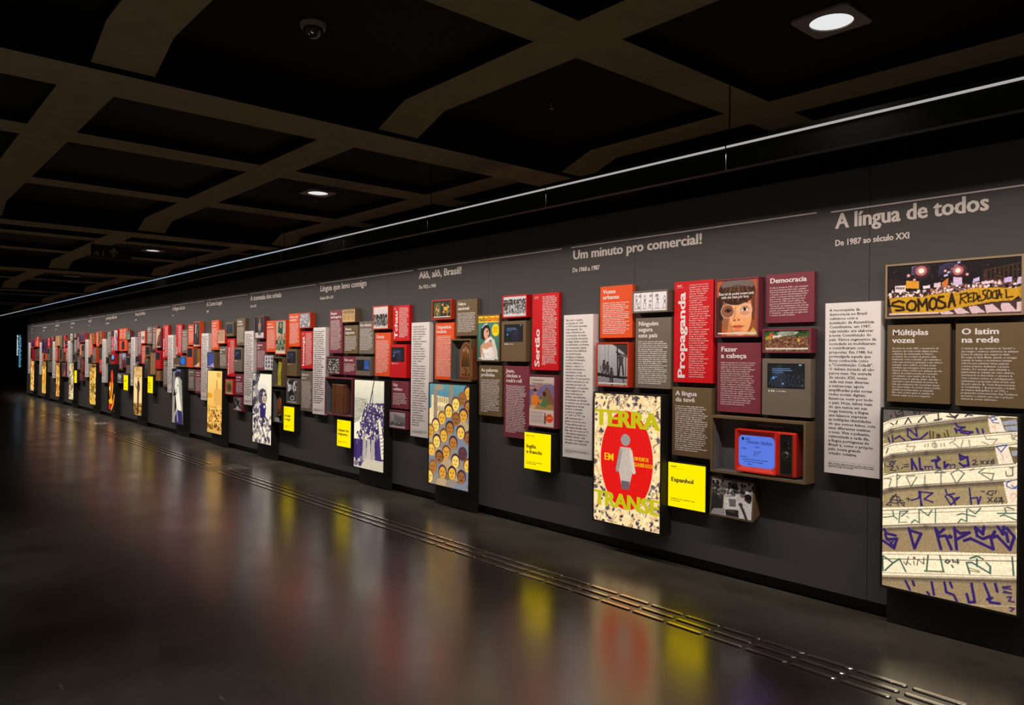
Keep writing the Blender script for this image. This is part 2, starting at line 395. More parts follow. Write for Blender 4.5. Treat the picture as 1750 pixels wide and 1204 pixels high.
for i, (x, y) in enumerate(LAMPS+[(-19.0, 3.6)]):
    t = empty('ceiling_light', (x, y, 3.272), LAMPL[i], 'ceiling light', 'recessed ceiling lights')
    bm = bmesh.new(); n = 40; R0 = .102
    sq = []
    for k in range(n):
        a = 2*math.pi*(k+.5)/n; c, s = math.cos(a), math.sin(a); q = .145/max(abs(c), abs(s)); sq.append((c*q, s*q))
    o1 = [bm.verts.new((p[0], p[1], 0)) for p in sq]; o2 = [bm.verts.new((p[0], p[1], -.012)) for p in sq]
    i2 = [bm.verts.new((R0*math.cos(2*math.pi*(k+.5)/n), R0*math.sin(2*math.pi*(k+.5)/n), -.012)) for k in range(n)]
    i1 = [bm.verts.new((R0*math.cos(2*math.pi*(k+.5)/n), R0*math.sin(2*math.pi*(k+.5)/n), -.003)) for k in range(n)]
    for A, B in ((o1, o2), (o2, i2), (i2, i1)):
        for k in range(n): bm.faces.new((A[k], A[(k+1) % n], B[(k+1) % n], B[k]))
    bmesh.ops.recalc_face_normals(bm, faces=bm.faces)
    bmo('frame', bm, PLATE, t)
    mesh('lens', [(R0*math.cos(2*math.pi*k/n), R0*math.sin(2*math.pi*k/n), -.005) for k in range(n)], [tuple(range(n))[::-1]], LENS if i < 3 else PLATE, t)
# suspended light rail with a thin lit edge
rail = empty('light_rail', (0, 3.80, 2.79), 'long thin suspended light rail running the length of the wall', 'light rail')
xa = 2.0; i = 0
while xa > -33:
    xb = xa-1.5
    mesh('rail_section', *joinvf([boxv(xb+.002, xa-.002, -.035, .065, 0.005, .055), boxv(xb+.002, xa-.002, -.035, -.028, -.10, .005), boxv(xb+.002, xa-.002, -.035, .018, -.107, -.10), boxv(xb+.002, xa-.002, .058, .065, -.024, .005)]), BLACK, rail)
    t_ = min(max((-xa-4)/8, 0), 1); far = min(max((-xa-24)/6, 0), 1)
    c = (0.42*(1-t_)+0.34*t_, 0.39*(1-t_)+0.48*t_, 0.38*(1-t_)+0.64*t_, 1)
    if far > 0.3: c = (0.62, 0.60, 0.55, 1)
    v, f = boxv(xb+.006, xa-.006, -.041, -.035, .017, .0285)
    mesh('lit_edge', v, f, emis('rail_glow_%d' % int(t_*4+far*10), c, 1.0), rail)
    if i % 2 == 0: mesh('hanger', *boxv(xb-.003, xb+.003, -.003, .003, .055, .61), BLACK, rail)
    xa = xb; i += 1
# dome camera, sprinklers, hanging sign, far sign
bm = bmesh.new(); bmesh.ops.create_uvsphere(bm, u_segments=20, v_segments=12, radius=.052)
t = empty('dome_camera', (-3.58, 1.74, 3.272), 'small dark dome camera in a black ceiling coffer at the top', 'dome camera')
for v in bm.verts: v.co.z = min(v.co.z, 0)-.02
bmo('dome', bm, mat('smoked_dome', (.02, .017, .014), .12, spec=.6), t, smooth=True)
bm = bmesh.new(); bmesh.ops.create_cone(bm, cap_ends=True, segments=24, radius1=.06, radius2=.066, depth=.022, matrix=Matrix.Translation((0, 0, -.011))); bmo('base', bm, PLATE, t)
for x, y, lb in ((-3.63, 3.46, 'tiny sprinkler head in the coffer left of the nearest ceiling light'), (-7.55, 3.72, 'tiny sprinkler head just below the second ceiling light')):
    t = empty('sprinkler', (x, y, 3.272), lb, 'sprinkler', 'ceiling sprinklers')
    mt = mat('sprinkler_brass', (.3, .12, .07), .4, metal=.6)
    bm = bmesh.new(); bmesh.ops.create_cone(bm, cap_ends=True, segments=12, radius1=.008, radius2=.011, depth=.03, matrix=Matrix.Translation((0, 0, -.015))); bmo('stem', bm, mt, t)
    bm = bmesh.new(); bmesh.ops.create_cone(bm, cap_ends=True, segments=14, radius1=.018, radius2=.014, depth=.004, matrix=Matrix.Translation((0, 0, -.034))); bmo('deflector', bm, mt, t)
t = empty('hanging_sign', (-11.0, 2.53, 2.83), 'black hanging direction sign with an arrow and figures under the ceiling', 'sign')
mesh('board', *boxv(-.012, .012, -.23, .25, 0, .17), BLACK, t)
OL = mat('sign_olive', (.17, .13, .055), .6)
for y in (-.2, .2): mesh('hanger', *boxv(-.003, .003, y-.003, y+.003, .17, .44), BLACK, t)
def yz(name, pts, m, par, x=.0126): return mesh(name, [(x, p[0], p[1]) for p in pts], [tuple(range(len(pts)))], m, par)
yz('arrow', [(.02, .02), (.05, .02), (.05, .085), (.085, .06), (.085, .095), (.035, .145), (-.015, .095), (-.015, .06), (.02, .085)], OL, t)
yz('pictogram', [(-.10, .02), (-.08, .02), (-.08, .1), (-.1, .1)], OL, t)
yz('pictogram', [(-.2, .02), (-.17, .05), (-.16, .02), (-.13, .03), (-.14, .07), (-.17, .09), (-.2, .05)], OL, t)
t = empty('wall_sign', (-37.28, 5.1, .9), 'narrow vertical blue and white lettered sign at the dark far end', 'sign')
mesh('board', *boxv(-.02, .01, -.02, .20, 0, 1.42), BLACK, t)
rng = random.Random(4)
def col(name, y0, y1, z0, z1, m, h):
    V, F = [], []; z = z1
    while z > z0+h:
        i = len(V); w = (y1-y0)*rng.uniform(.55, 1)
        V += [(.0115, y0, z-h*.8), (.0115, y0+w, z-h*.8), (.0115, y0+w, z), (.0115, y0, z)]; F.append((i, i+1, i+2, i+3)); z -= h*rng.choice((1, 1, 1, 1.5))
    mesh(name, V, F, m, t)
col('lettering', .0, .06, .52, 1.38, emis('sign_white', (.55, .62, .66, 1), 1), .055)
col('small_lettering', .075, .17, .02, 1.38, emis('sign_blue', (.07, .28, .42, 1), 1), .03)
# ------------------------------------------------------------------ tactile guide strip on the floor
STEEL = mat('brushed_steel', (.88, .82, .78), .24, metal=1.0, noise=.05, scale=30)
strip = empty('tactile_guide_strip', (-0.6, 3.84, 0), 'triple row of polished steel guide bars along the floor by the wall', 'guide strip')
def bar_bm(bm, x, y):
    hw, hl, t0, h = .018, .124, .012, .0075
    lo = []; hi = []; n = 5
    for sx in (1, -1):
        for k in range(n):
            a = math.pi*(k/(n-1)-.5)+(0 if sx > 0 else math.pi)
            lo.append((x+sx*(hl-hw)+hw*math.cos(a), y+hw*math.sin(a))); hi.append((x+sx*(hl-hw)+(hw-.005)*math.cos(a), y+(hw-.005)*math.sin(a)))
    A = [bm.verts.new((p[0], p[1], 0.0)) for p in lo]; B = [bm.verts.new((p[0], p[1], h*.55)) for p in lo]; T = [bm.verts.new((p[0], p[1], h)) for p in hi]
    m = len(A)
    for P_, Q in ((A, B), (B, T)):
        for k in range(m): bm.faces.new((P_[k], P_[(k+1) % m], Q[(k+1) % m], Q[k]))
    bm.faces.new(T)
bm = bmesh.new(); bar_bm(bm, 0, 0); bme = bpy.data.meshes.new('guide_bar'); bm.to_mesh(bme); bm.free(); bme.materials.append(STEEL)
PADS = [(-10.70, 3.95), (-19.0, 4.1), (-22.05, 4.1)]
bars = [(-.003-.268*i, dy) for i in range(121) for dy in (-.093, .0, .093)]
bars = [b for b in bars if not any(abs(b[0]-.6-px_) < .42 for px_, _ in PADS)]
for x, y in bars[:285]: link('guide_bar', bme, None, strip, (x, y, 0))
bm = bmesh.new()
for x, y in bars[285:]: bar_bm(bm, x, y)
o = bmo('guide_bars_far', bm, STEEL, strip)
o['kind'] = 'stuff'
def stud_bm(bm, x, y):
    n = 8; r = ((.0125, 0), (.0125, .003), (.008, .005))
    R_ = [[bm.verts.new((x+q*math.cos(2*math.pi*k/n), y+q*math.sin(2*math.pi*k/n), z)) for k in range(n)] for q, z in r]
    for A, B in zip(R_, R_[1:]):
        for k in range(n): bm.faces.new((A[k], A[(k+1) % n], B[(k+1) % n], B[k]))
    bm.faces.new(R_[-1])
bm = bmesh.new(); stud_bm(bm, 0, 0); sme = bpy.data.meshes.new('stud'); bm.to_mesh(sme); bm.free(); sme.materials.append(STEEL)
PL = ['nearest square pad of steel warning studs on the floor', 'middle square pad of steel warning studs on the floor', 'farthest square pad of steel warning studs on the floor']
for i, (x, y) in enumerate(PADS):
    t = empty('tactile_stud_pad', (x, y, 0), PL[i], 'stud pad', 'stud pads on the floor')
    g = [(-.25+.05*a, -.25+.05*b) for a in range(11) for b in range(11)]
    if i < 2:
        for p in g: link('stud', sme, None, t, (p[0], p[1], 0))
    else:
        bm = bmesh.new()
        for p in g: stud_bm(bm, *p)
        o = bmo('studs', bm, STEEL, t); o['kind'] = 'stuff'
# ------------------------------------------------------------------ what each panel says and shows
DESC = {}
for line in """n14_intro|tall white text panel left of the graffiti light box
n14_protest|wide framed night protest photograph with a yellow banner
n14_multiplas|brown text panel headed Múltiplas vozes
n14_latim|brown text panel headed O latim na rede
n14_graffiti|huge light box of a building facade covered in graffiti
n13_intro|tall white text panel left of the TERRA EM TRANSE light box
n13_vozes|orange text panel headed Vozes urbanas
n13_workers|orange-framed black and white photograph of workers on scaffolding
n13_comic|grey panel with a four-frame black and white comic strip
n13_ninguem|taupe text panel headed Ninguém segura este país
n13_propaganda|red text panel with the vertical heading Propaganda
n13_esse|plum-framed magazine picture of a face with round glasses
n13_democracia|plum text panel headed Democracia
n13_crowd|low plum-framed colour photograph of a huge street crowd
n13_fazer|plum text panel headed Fazer a cabeça
n13_screen|taupe panel with a dark screen above the red television
n13_teve|brown text panel headed A língua da tevê
n13_tv|brown open display case holding the red television
n13_espanhol|yellow glowing box reading Espanhol
n13_wedge|low slanted panel with a photograph of people carrying a television
n13_poster|tall red light box lettered TERRA EM TRANSE
n12_intro|tall white text panel left of the painted faces light box
n12_twin|orange-framed picture of two abstract designs side by side
n12_original|orange text panel headed Originalidade brasileira
n12_febre|brown text panel headed Febre nacional
n12_radio|brown display case holding an old wooden radio
n12_magazine|radiolândia magazine cover of a woman wearing a tiara
n12_group|red-framed black and white photograph of people in hats
n12_screen|brown panel with a dark screen left of Sertão
n12_sertao|red text panel with the vertical heading Sertão
n12_palavras|brown text panel headed As palavras proibidas
n12_jeans|tall plum text panel headed Jeans, chiclete e rock'n roll
n12_ad|plum-framed soft drink advertisement with a couple by a mountain
n12_ingles|yellow glowing box reading Inglês e francês
n12_painting|tall light box of rows of painted ochre faces
n11_intro|tall white introduction text panel left of the suitcase case
n11_bracos|tall plum text panel headed Braços estrangeiros
n11_voz|brown panel with a yellowed newspaper page at the top
n11_novos|brown text panel headed Novos imigrantes
n11_transito|taupe text panel headed Em trânsito
n11_migrants|orange-framed black and white photograph of migrants standing outdoors
n11_tchau|red text panel with the vertical heading Tchau
n11_cipango|tall orange text panel headed Cipango
n11_screenred|bright red panel with a small dark screen below Tchau
n11_people|plum panel with a dense black and white group photograph
n11_vida|small plum text panel headed Vida nova
n11_screentaupe|taupe panel with a half black half blue screen
n11_suitcase|wide plum display case holding a brown leather suitcase
n11_yellow|yellow glowing box reading Línguas dos imigrantes
n11_ship|tall light box photograph of a crowded ship deck
n11_falar|plum text panel headed Falar cotidiano
n11_building|low plum panel with a grey photograph of a long building
n10_intro|tall white introduction text panel left of the portrait light box
n10_sculpture|plum panel with a photograph of a pointed ritual object on black
n10_ketu|plum text panel above the portrait light box
n10_symbols|small white picture of nine black symbols
n10_idioma|orange text panel left of the green flag picture
n10_flag|orange-framed tall picture of a green flag above people
n10_green|brown display case with a yellow hanging ribbon
n10_livres|orange text panel headed Livres, mas excluídos
n10_noise|orange-framed square picture of dense black and white pattern
n10_screen|brown panel with a small dark screen left of the red panel
n10_iemanja|red text panel with the vertical heading Iemanjá
n10_todo|tall taupe text panel below the Iemanjá panel
n10_bw|taupe panel with a black and white photograph above the yellow box
n10_basket|black display case holding an orange woven shield
n10_yellow|yellow glowing box with two heading lines
n10_portrait|tall pale light box portrait of a man in a cap
n9_intro|tall white introduction text panel left of the golden light box
n9_orange|tall orange text panel, leftmost of the top row
n9_letter|beige sheet in an orange frame beside the orange panel
n9_screen1|brown panel with a small dark screen, upper of two
n9_linguabr|brown text panel headed A língua do Brasil
n9_blue|brown panel with a blue picture and a pale winged shape
n9_taupe|taupe text panel right of the blue picture
n9_red|tall red text panel with the vertical heading Biblioteca
n9_screen2|taupe panel with a dark screen, lower of two
n9_map|red-framed beige drawing of plants
n9_missa|plum text panel right of the beige plant drawing
n9_bat|plum panel with a dark picture, lowest
n9_golden|tall golden light box of a crowd before a church tower
n8_intro|tall white introduction text panel left of the woman's portrait
n8_red|tall red text panel with a vertical heading
n8_taupe|taupe text panel beside the red one
n8_orange|orange text panel left of the statue picture
n8_statue|tall orange-framed black and white picture of a statue
n8_brownphoto|tiny taupe panel with a brownish photograph
n8_bluescreen|taupe panel with a bright blue screen
n8_orangescreen|orange panel with a small dark screen
n8_geo|orange-framed picture of yellow and grey triangles
n8_taupe2|taupe text panel right of the woman's portrait
n8_plum|plum text panel right of the woman's portrait
n8_woman|tall dark light box portrait of a veiled woman
n7_intro|tall white introduction text panel left of the standing figure
n7_plum|plum text panel beside the white panel
n7_circle|orange-framed white picture with a round medallion
n7_taupe|taupe text panel in the top row
n7_plum2|tall plum text panel in the top row
n7_tall|tall plum-framed picture with a brown figure
n7_red|tall red text panel with a vertical heading
n7_dark|small plum panel with a dark picture
n7_orange|orange text panel in the middle row
n7_screen|brown panel with a small dark screen
n7_bluedisp|tall brown panel with a grey picture, blue on top
n7_beige|tall beige panel with a faint brown drawing
n7_redscreen|red panel with a small dark screen
n7_taupe2|tall brown text panel at the section's right edge
n7_gold|brown panel with a golden picture below the red screen panel
n7_yellow|yellow glowing box with three heading lines
n7_silhouette|tall sepia light box of a standing figure
n6_intro|tall white text panel left of the black light box
n6_taupe|tall taupe text panel
n6_red|narrow red text panel
n6_waterfall|tall red-framed picture of a waterfall
n6_orange1|left of two orange text panels on top
n6_orange2|right of two orange text panels on top
n6_green|plum-framed green plant picture on top
n6_orangescreen|wide orange panel with a dark screen
n6_plum|plum text panel below the green picture
n6_greensmall|small taupe panel with a dark green picture
n6_redscreen|red panel with a pale blue disc on its screen
n6_plum2|tall narrow plum text panel
n6_tower|plum panel with a picture of a tower
n6_screen|taupe panel with a dark screen
n6_bw|grey panel with a black and white picture, lowest
n6_yellow|yellow glowing box
n6_hands|tall black light box with a red and orange flame figure
n5_intro|tall white text panel
n5_orange1|tall orange text panel, left of two
n5_gold1|orange-framed golden picture, left of two
n5_orange2|orange text panel, right of two
n5_gold2|orange-framed golden picture, right of two
n5_statue|orange panel with a tall grey statue picture
n5_greensmall|small brown panel with a dark green picture
n5_redtext|low red text panel
n5_map|tall golden light box with an old map
n4_intro|tall white text panel
n4_bwphoto|pale panel with a black and white figure
n4_taupe|wide low taupe text panel on top
n4_plumtall|plum text panel
n4_purple|wide orange-framed purple picture
n4_taupe2|tall taupe text panel
n4_orange|narrow orange text panel
n4_screen|taupe panel with a screen, upper right
n4_screen2|wide brown panel with a dark screen
n4_gray|taupe panel with a grey picture
n4_redphoto|plum panel with a reddish picture
n4_lowphoto|lowest plum panel with a reddish picture
n4_yellow|yellow glowing box
n4_engraving|tall pale light box with an engraving
n3_intro|tall white text panel
n3_scroll|brown panel with a yellowed page
n3_frame|narrow taupe-framed pale picture
n3_red|narrow red text panel
n3_orangescreen|orange panel with a small screen
n3_orangetext|tall orange text panel
n3_screen|wide brown panel with a dark screen
n3_salmon|orange text panel below the yellowed page
n3_tipi|plum panel with an orange triangle on grey
n3_carving|tall orange light box of carved figures
n2_intro|tall white text panel
n2_purple|large dark purple picture
n2_beige|red text panel
n2_strip|small plum text panel on top
n2_screen|taupe panel with a dark screen
n2_orangescreen|wide orange panel with a dark screen
n2_beigephoto|taupe panel with a grey-brown picture
n2_caravel|tall yellow light box with a dark mast
n1_intro|tall white text panel
n1_purple|orange-framed purple picture
n1_red|small red text panel
n1_orange|orange text panel on top
n1_dark|red-framed dark picture
n1_taupe|taupe-framed brown picture
n1_scene|tall yellow light box, farthest of all""".split('\n'):
    k_, v_ = line.split('|'); DESC[k_] = v_
# heading, body lines, vertical heading (word, share of the height), heading width
TEXT = {
'n14_intro': (None, "A reconquista da|democracia no Brasil|culminou com a|instalação da Assembleia|Constituinte, em 1987,|cuja missão era elaborar|a nova Constituição do|país. Vários segmentos da|sociedade se mobilizaram|e contribuíram com|propostas. Em 1988, foi|promulgada aquela que|ficou conhecida como|a \"Constituição Cidadã\".|O debate iniciado ali não|parou mais. Na entrada|do século XXI, vozes|cada vez mais diversas|e numerosas, agora|amplificadas pelas novas|redes sociais digitais,|fazem-se ouvir por todo|o país. Hoje, talvez mais|do que nunca em sua|longa história, a língua|que falamos expressa|as múltiplas identidades|de que somos feitos, com|seus diferentes matizes|e tons. Viva e pulsante,|reinventada a cada dia,|a língua portuguesa do|Brasil é, como o próprio|país, nossa grande|criação coletiva."),
'n14_multiplas': ('Múltiplas\nvozes', "No início do século XXI, o crescimento da|internet e das redes sociais digitais mudou|a dinâmica da comunicação no Brasil e|no mundo. Ao contrário da grande mídia|tradicional, como a televisão, que transmite a|todos uma mesma programação e não oferece|interação com o público, as redes sociais|permitem que mensagens, fotos, poemas,|músicas e vídeos criados por qualquer um dos|milhões de usuários possam ser acessados|por qualquer outro usuário da rede, em|qualquer parte do planeta. Assim, eles dão|expressão a uma diversidade de pontos de|vista que usualmente não encontram espaço|nas outras mídias. Ao mesmo tempo, porém,|também as notícias falsas, as chamadas|fake news, podem agora se espalhar de|maneira ampla em poucos segundos.", None, .205),
'n14_latim': ('O latim\nna rede', "O símbolo @, que chamamos de \"arroba\" e|que integra o endereço eletrônico de qualquer|pessoa do planeta, tem origem no latim.|Ele surgiu na Idade Média, quando os monges|copistas de textos e documentos criavam|símbolos para substituir letras, palavras|e nomes próprios, facilitando o próprio|trabalho. Por exemplo, para substituir a|palavra latina et, criaram um outro símbolo,|entrelaçando as duas letras: o caractere &.|Com o mesmo recurso de entrelaçamento,|substituíram a preposição latina ad (em casa|de) pelo símbolo @. Usado frequentemente|na contabilidade, o @ passou para o teclado|da máquina datilográfica. E, em 1972, o|programador norte-americano Ray Tomlinson|aproveitou o símbolo para criar o primeiro|sistema de correio eletrônico.", None, .19),
'n13_intro': (None, "Em todo o mundo,|as décadas de 1960|e 1970 foram marcadas|pela expansão dos|meios eletrônicos de|comunicação de massa|e por grandes inovações|na língua falada e escrita.|A publicidade e as formas|de comunicação rápida|tiveram forte influência|na transformação|da língua portuguesa|no Brasil. A literatura,|as artes plásticas, a|música, o teatro e o|cinema renovaram-se,|exercitando novas|linguagens e formas de|expressão. Foi um período|também marcado por um|acelerado processo de|urbanização, com grandes|fluxos migratórios das|áreas rurais para as|cidades, especialmente|do nordeste em direção|ao sudeste e ao sul do país.|Inaugurada na década|anterior, a televisão|recebeu os apelidos|de \"tevê\" ou \"TV\", sua|sigla internacional, e|ganhou a boca do povo.|É impossível pensar no|país dessas décadas sem|falar nela. Por meio da TV|e da mistura regional no|caldeirão urbano, cada|vez mais o português culto|dialogava com o popular."),
'n13_vozes': ('Vozes\nurbanas', None, None, .18), 'n13_ninguem': ('Ninguém\nsegura\neste país', None, None, .20), 'n13_teve': ('A língua\nda tevê', None, None, .195),
'n13_propaganda': (None, "A palavra provém do latim|propagare, verbo que quer|dizer \"propagar, multiplicar,|difundir, estender, alargar,|aumentar\". Propaganda|significa literalmente|\"as coisas que devem ser|propagadas\". Tornou-se|conhecida a partir|da expressão latina|Congregatio de propaganda|fide (Congregação sobre a|fé que deve ser propagada),|criada em 1622 pelo papa|Gregório XV, com o objetivo|de organizar a difusão do|Evangelho. Chegou ao|português provavelmente|no século XVIII, quando|seu sentido mudou|para a difusão de mensagens|(texto, imagem, música)|que realçam as qualidades|de algo ou de alguém.|Essas mensagens podem|ou destinar tanto à indução|ao consumo de algum|objeto ou serviço, como à|divulgação de informações|e disseminação de ideias,|crenças, religiões...|na há tantos a milhões|seguem. Em anúncios|especialmente criados para|veiculação em meios|de comunicação de massa|(rádio, jornal, revista,|televisão, redes sociais,|etc.). Hoje em dia, no|mundo digital, ao pouco|e os nomes também|cumprem essa função.", ('Propaganda', .85)),
'n13_democracia': ('Democracia', "No fim da década de 1980, o país caminhava|para uma abertura política lenta e gradual.|Depois da campanha pela anistia ampla, geral|e irrestrita, criou-se uma abrangente frente|política e social pela redemocratização do|país. O ponto culminante desse processo|aconteceu em 1984, quando milhões de|pessoas se mobilizaram na campanha pelas|\"Diretas Já\", em manifestações pelas ruas das|cidades brasileiras. Uma palavra criada nesse|período, um neologismo que veio para ficar,|é \"showmício\" - justaposição do inglês show|+ comício, do latim comitium.", None, .27),
'n13_fazer': ('Fazer\na cabeça', "A gíria em geral aparece e é usada por um grupo|social específico que, por meio de suas marcas|linguísticas, cria elementos de identificação.|Com o tempo, a gíria é incorporada à linguagem|comum. Muitas vezes ela se espalha pelas|letras das canções populares e na fala da|juventude. Até os anos 1950, grande parte da|gíria brasileira era de procedência argentina,|como bacana incluída nas letras de tango, como|\"bacana\" e \"otário\". Outro exemplo é \"fazer a|cabeça\". Originária do candomblé da Bahia,|a expressão designa um ritual de iniciação aos|segredos do culto, mas nos anos 1970 passou a|ser usada também com o sentido de \"convencer|uma pessoa a fazer algo\". Muitas outras gírias|popularizaram-se nesse período, como: entrar|pelo cano (dar-se mal), pra lá (tudo bem, oferta),|podes crer (é isso aí, pode acreditar), gata|(mulher bonita), legal (muito bom) e papo|furado (conversa tola, mentirosa).", None, .21),
'n13_espanhol': ('Espanhol', None, None, .205), 'n12_ingles': ('Inglês\ne francês', None, None, .21), 'n11_yellow': ('Línguas dos\nimigrantes', None, None, .28), 'n10_yellow': ('Iorubá\ne nagô', None, None, .20),
'n12_intro': (None, "A partir do início do|século XX, uma série de|mudanças importantes|e cada vez mais rápidas|marcou a cultura e a|língua do Brasil.|A chegada dos imigrantes,|a industrialização,|o deslocamento|crescente de milhares|de brasileiros de áreas|rurais para os centros|urbanos transformaram|radicalmente a feição|do país e cidades.|Bondes e|automóveis cortavam as|ruas. O rádio tornou-se|indispensável nas casas,|transmitindo notícias e|anunciando novos bens|de consumo. As fábricas|se multiplicavam e os|operários organizavam|seus sindicatos. Novas|músicas davam voz|à integração do vasto|território nacional. Uma|nova capital foi projetada|no centro do país. Em meio|a toda essa modernidade,|a língua portuguesa|circulava como nunca.|Nas ondas do rádio e dos|telefones, circulavam|nas multidões, e|enfrentavam palavras,|marcos que fazem a|bagagem, misturando-se|cada vez mais|intensamente."),
'n12_original': ('Originalidade\nbrasileira', None, None, .265), 'n12_febre': ('Febre\nnacional', None, None, .19), 'n12_sertao': (None, None, ('Sertão', .49)), 'n12_palavras': ('As palavras\nproibidas', None, None, .265), 'n12_jeans': ("Jeans,\nchiclete e\nrock'n roll", None, None, .225),
'n11_bracos': ('Braços\nestrangeiros', None, None, .30), 'n11_novos': ('Novos\nimigrantes', None, None, .24), 'n11_transito': ('Em trânsito', None, None, .27), 'n11_tchau': (None, None, ('Tchau', .77)), 'n11_cipango': ('Cipango', None, None, .18), 'n11_vida': ('Vida nova', None, None, .23), 'n11_falar': ('Falar\ncotidiano', None, None, .2),
'n10_livres': ('Livres, mas\nexcluídos', None, None, .27), 'n10_iemanja': (None, None, ('Iemanjá', .80)), 'n9_red': (None, None, ('Biblioteca', .72)), 'n9_linguabr': ('A língua\ndo Brasil', None, None, .22),
}
SCR = {'n11_screentaupe': ('split', False), 'n8_bluescreen': ('blue', False), 'n6_redscreen': ('disc', False), 'n9_screen1': ('teal', False), 'n13_screen': ('show', True)}
def screen_pic(c, kind, s_):
    tx = (120, 165, 225)
    if kind == 'split':
        c.a[:] = (8, 12, 12); c.p([(.6, 0), (1, 0), (1, 1), (.6, 1)], (45, 80, 150)); c.n(.2, 2); return
    if kind == 'blue': c.e(.5, .5, .5, .55, (10, 110, 215)); return
    if kind == 'disc': c.e(.45, .4, .42, .36, (110, 165, 230)); c.p([(.2, .8), (.7, .8), (.7, 1), (.2, 1)], (30, 40, 70)); return
    if kind == 'teal': c.a[:] = (14, 36, 48); c.n(.3, 3); return
    if s_ < 9: c.a[:] = (14, 18, 34); c.n(.3, 2); return
    if kind == 'show':
        c.e(.33, .7, .18, .5, (26, 34, 50)); c.sp(.5, .45, 1, .95, 60, .006, .03, [(50, 70, 95), (90, 110, 135), (30, 40, 60)]); c.e(.42, .85, .02, .03, (180, 200, 220)); c.l([(.38, .6), (.38, 1)], .012, (70, 80, 95))
        c.l([(.03, .9), (.1, .6), (.12, .95)], .012, (70, 95, 125)); c.l([(.28, .1), (.36, .1)], .06, (24, 40, 56))
    else: c.e(.62, .7, .22, .5, (26, 20, 40)); c.e(.62, .45, .1, .2, (40, 30, 55))
    for i, (w_) in enumerate((.5, .55, .3, .22)): c.l([(.12, .2+.085*i), (.12+w_, .2+.085*i)], .013 if i < 3 else .008, tx if i < 3 else (60, 100, 150))
    c.p([(.12, .54), (.19, .54), (.19, .66), (.12, .66)], (90, 150, 215)); c.l([(.2, .56), (.26, .56)], .01, tx)
    c.p([(.86, .02), (.93, .02), (.93, .06), (.86, .06)], (110, 170, 235))
SEP = [(232, 196, 138), (205, 165, 105), (60, 54, 62), (240, 210, 160), (120, 95, 70)]
BWC = [(225, 222, 222), (150, 148, 150), (60, 58, 60), (25, 24, 26), (195, 192, 192)]
def speckle(c, cols, n, rx=.05, ry=.04, rot=1.5, y0=0, y1=1): c.sp(0, y0, 1, y1, n, rx, ry, cols, rot)
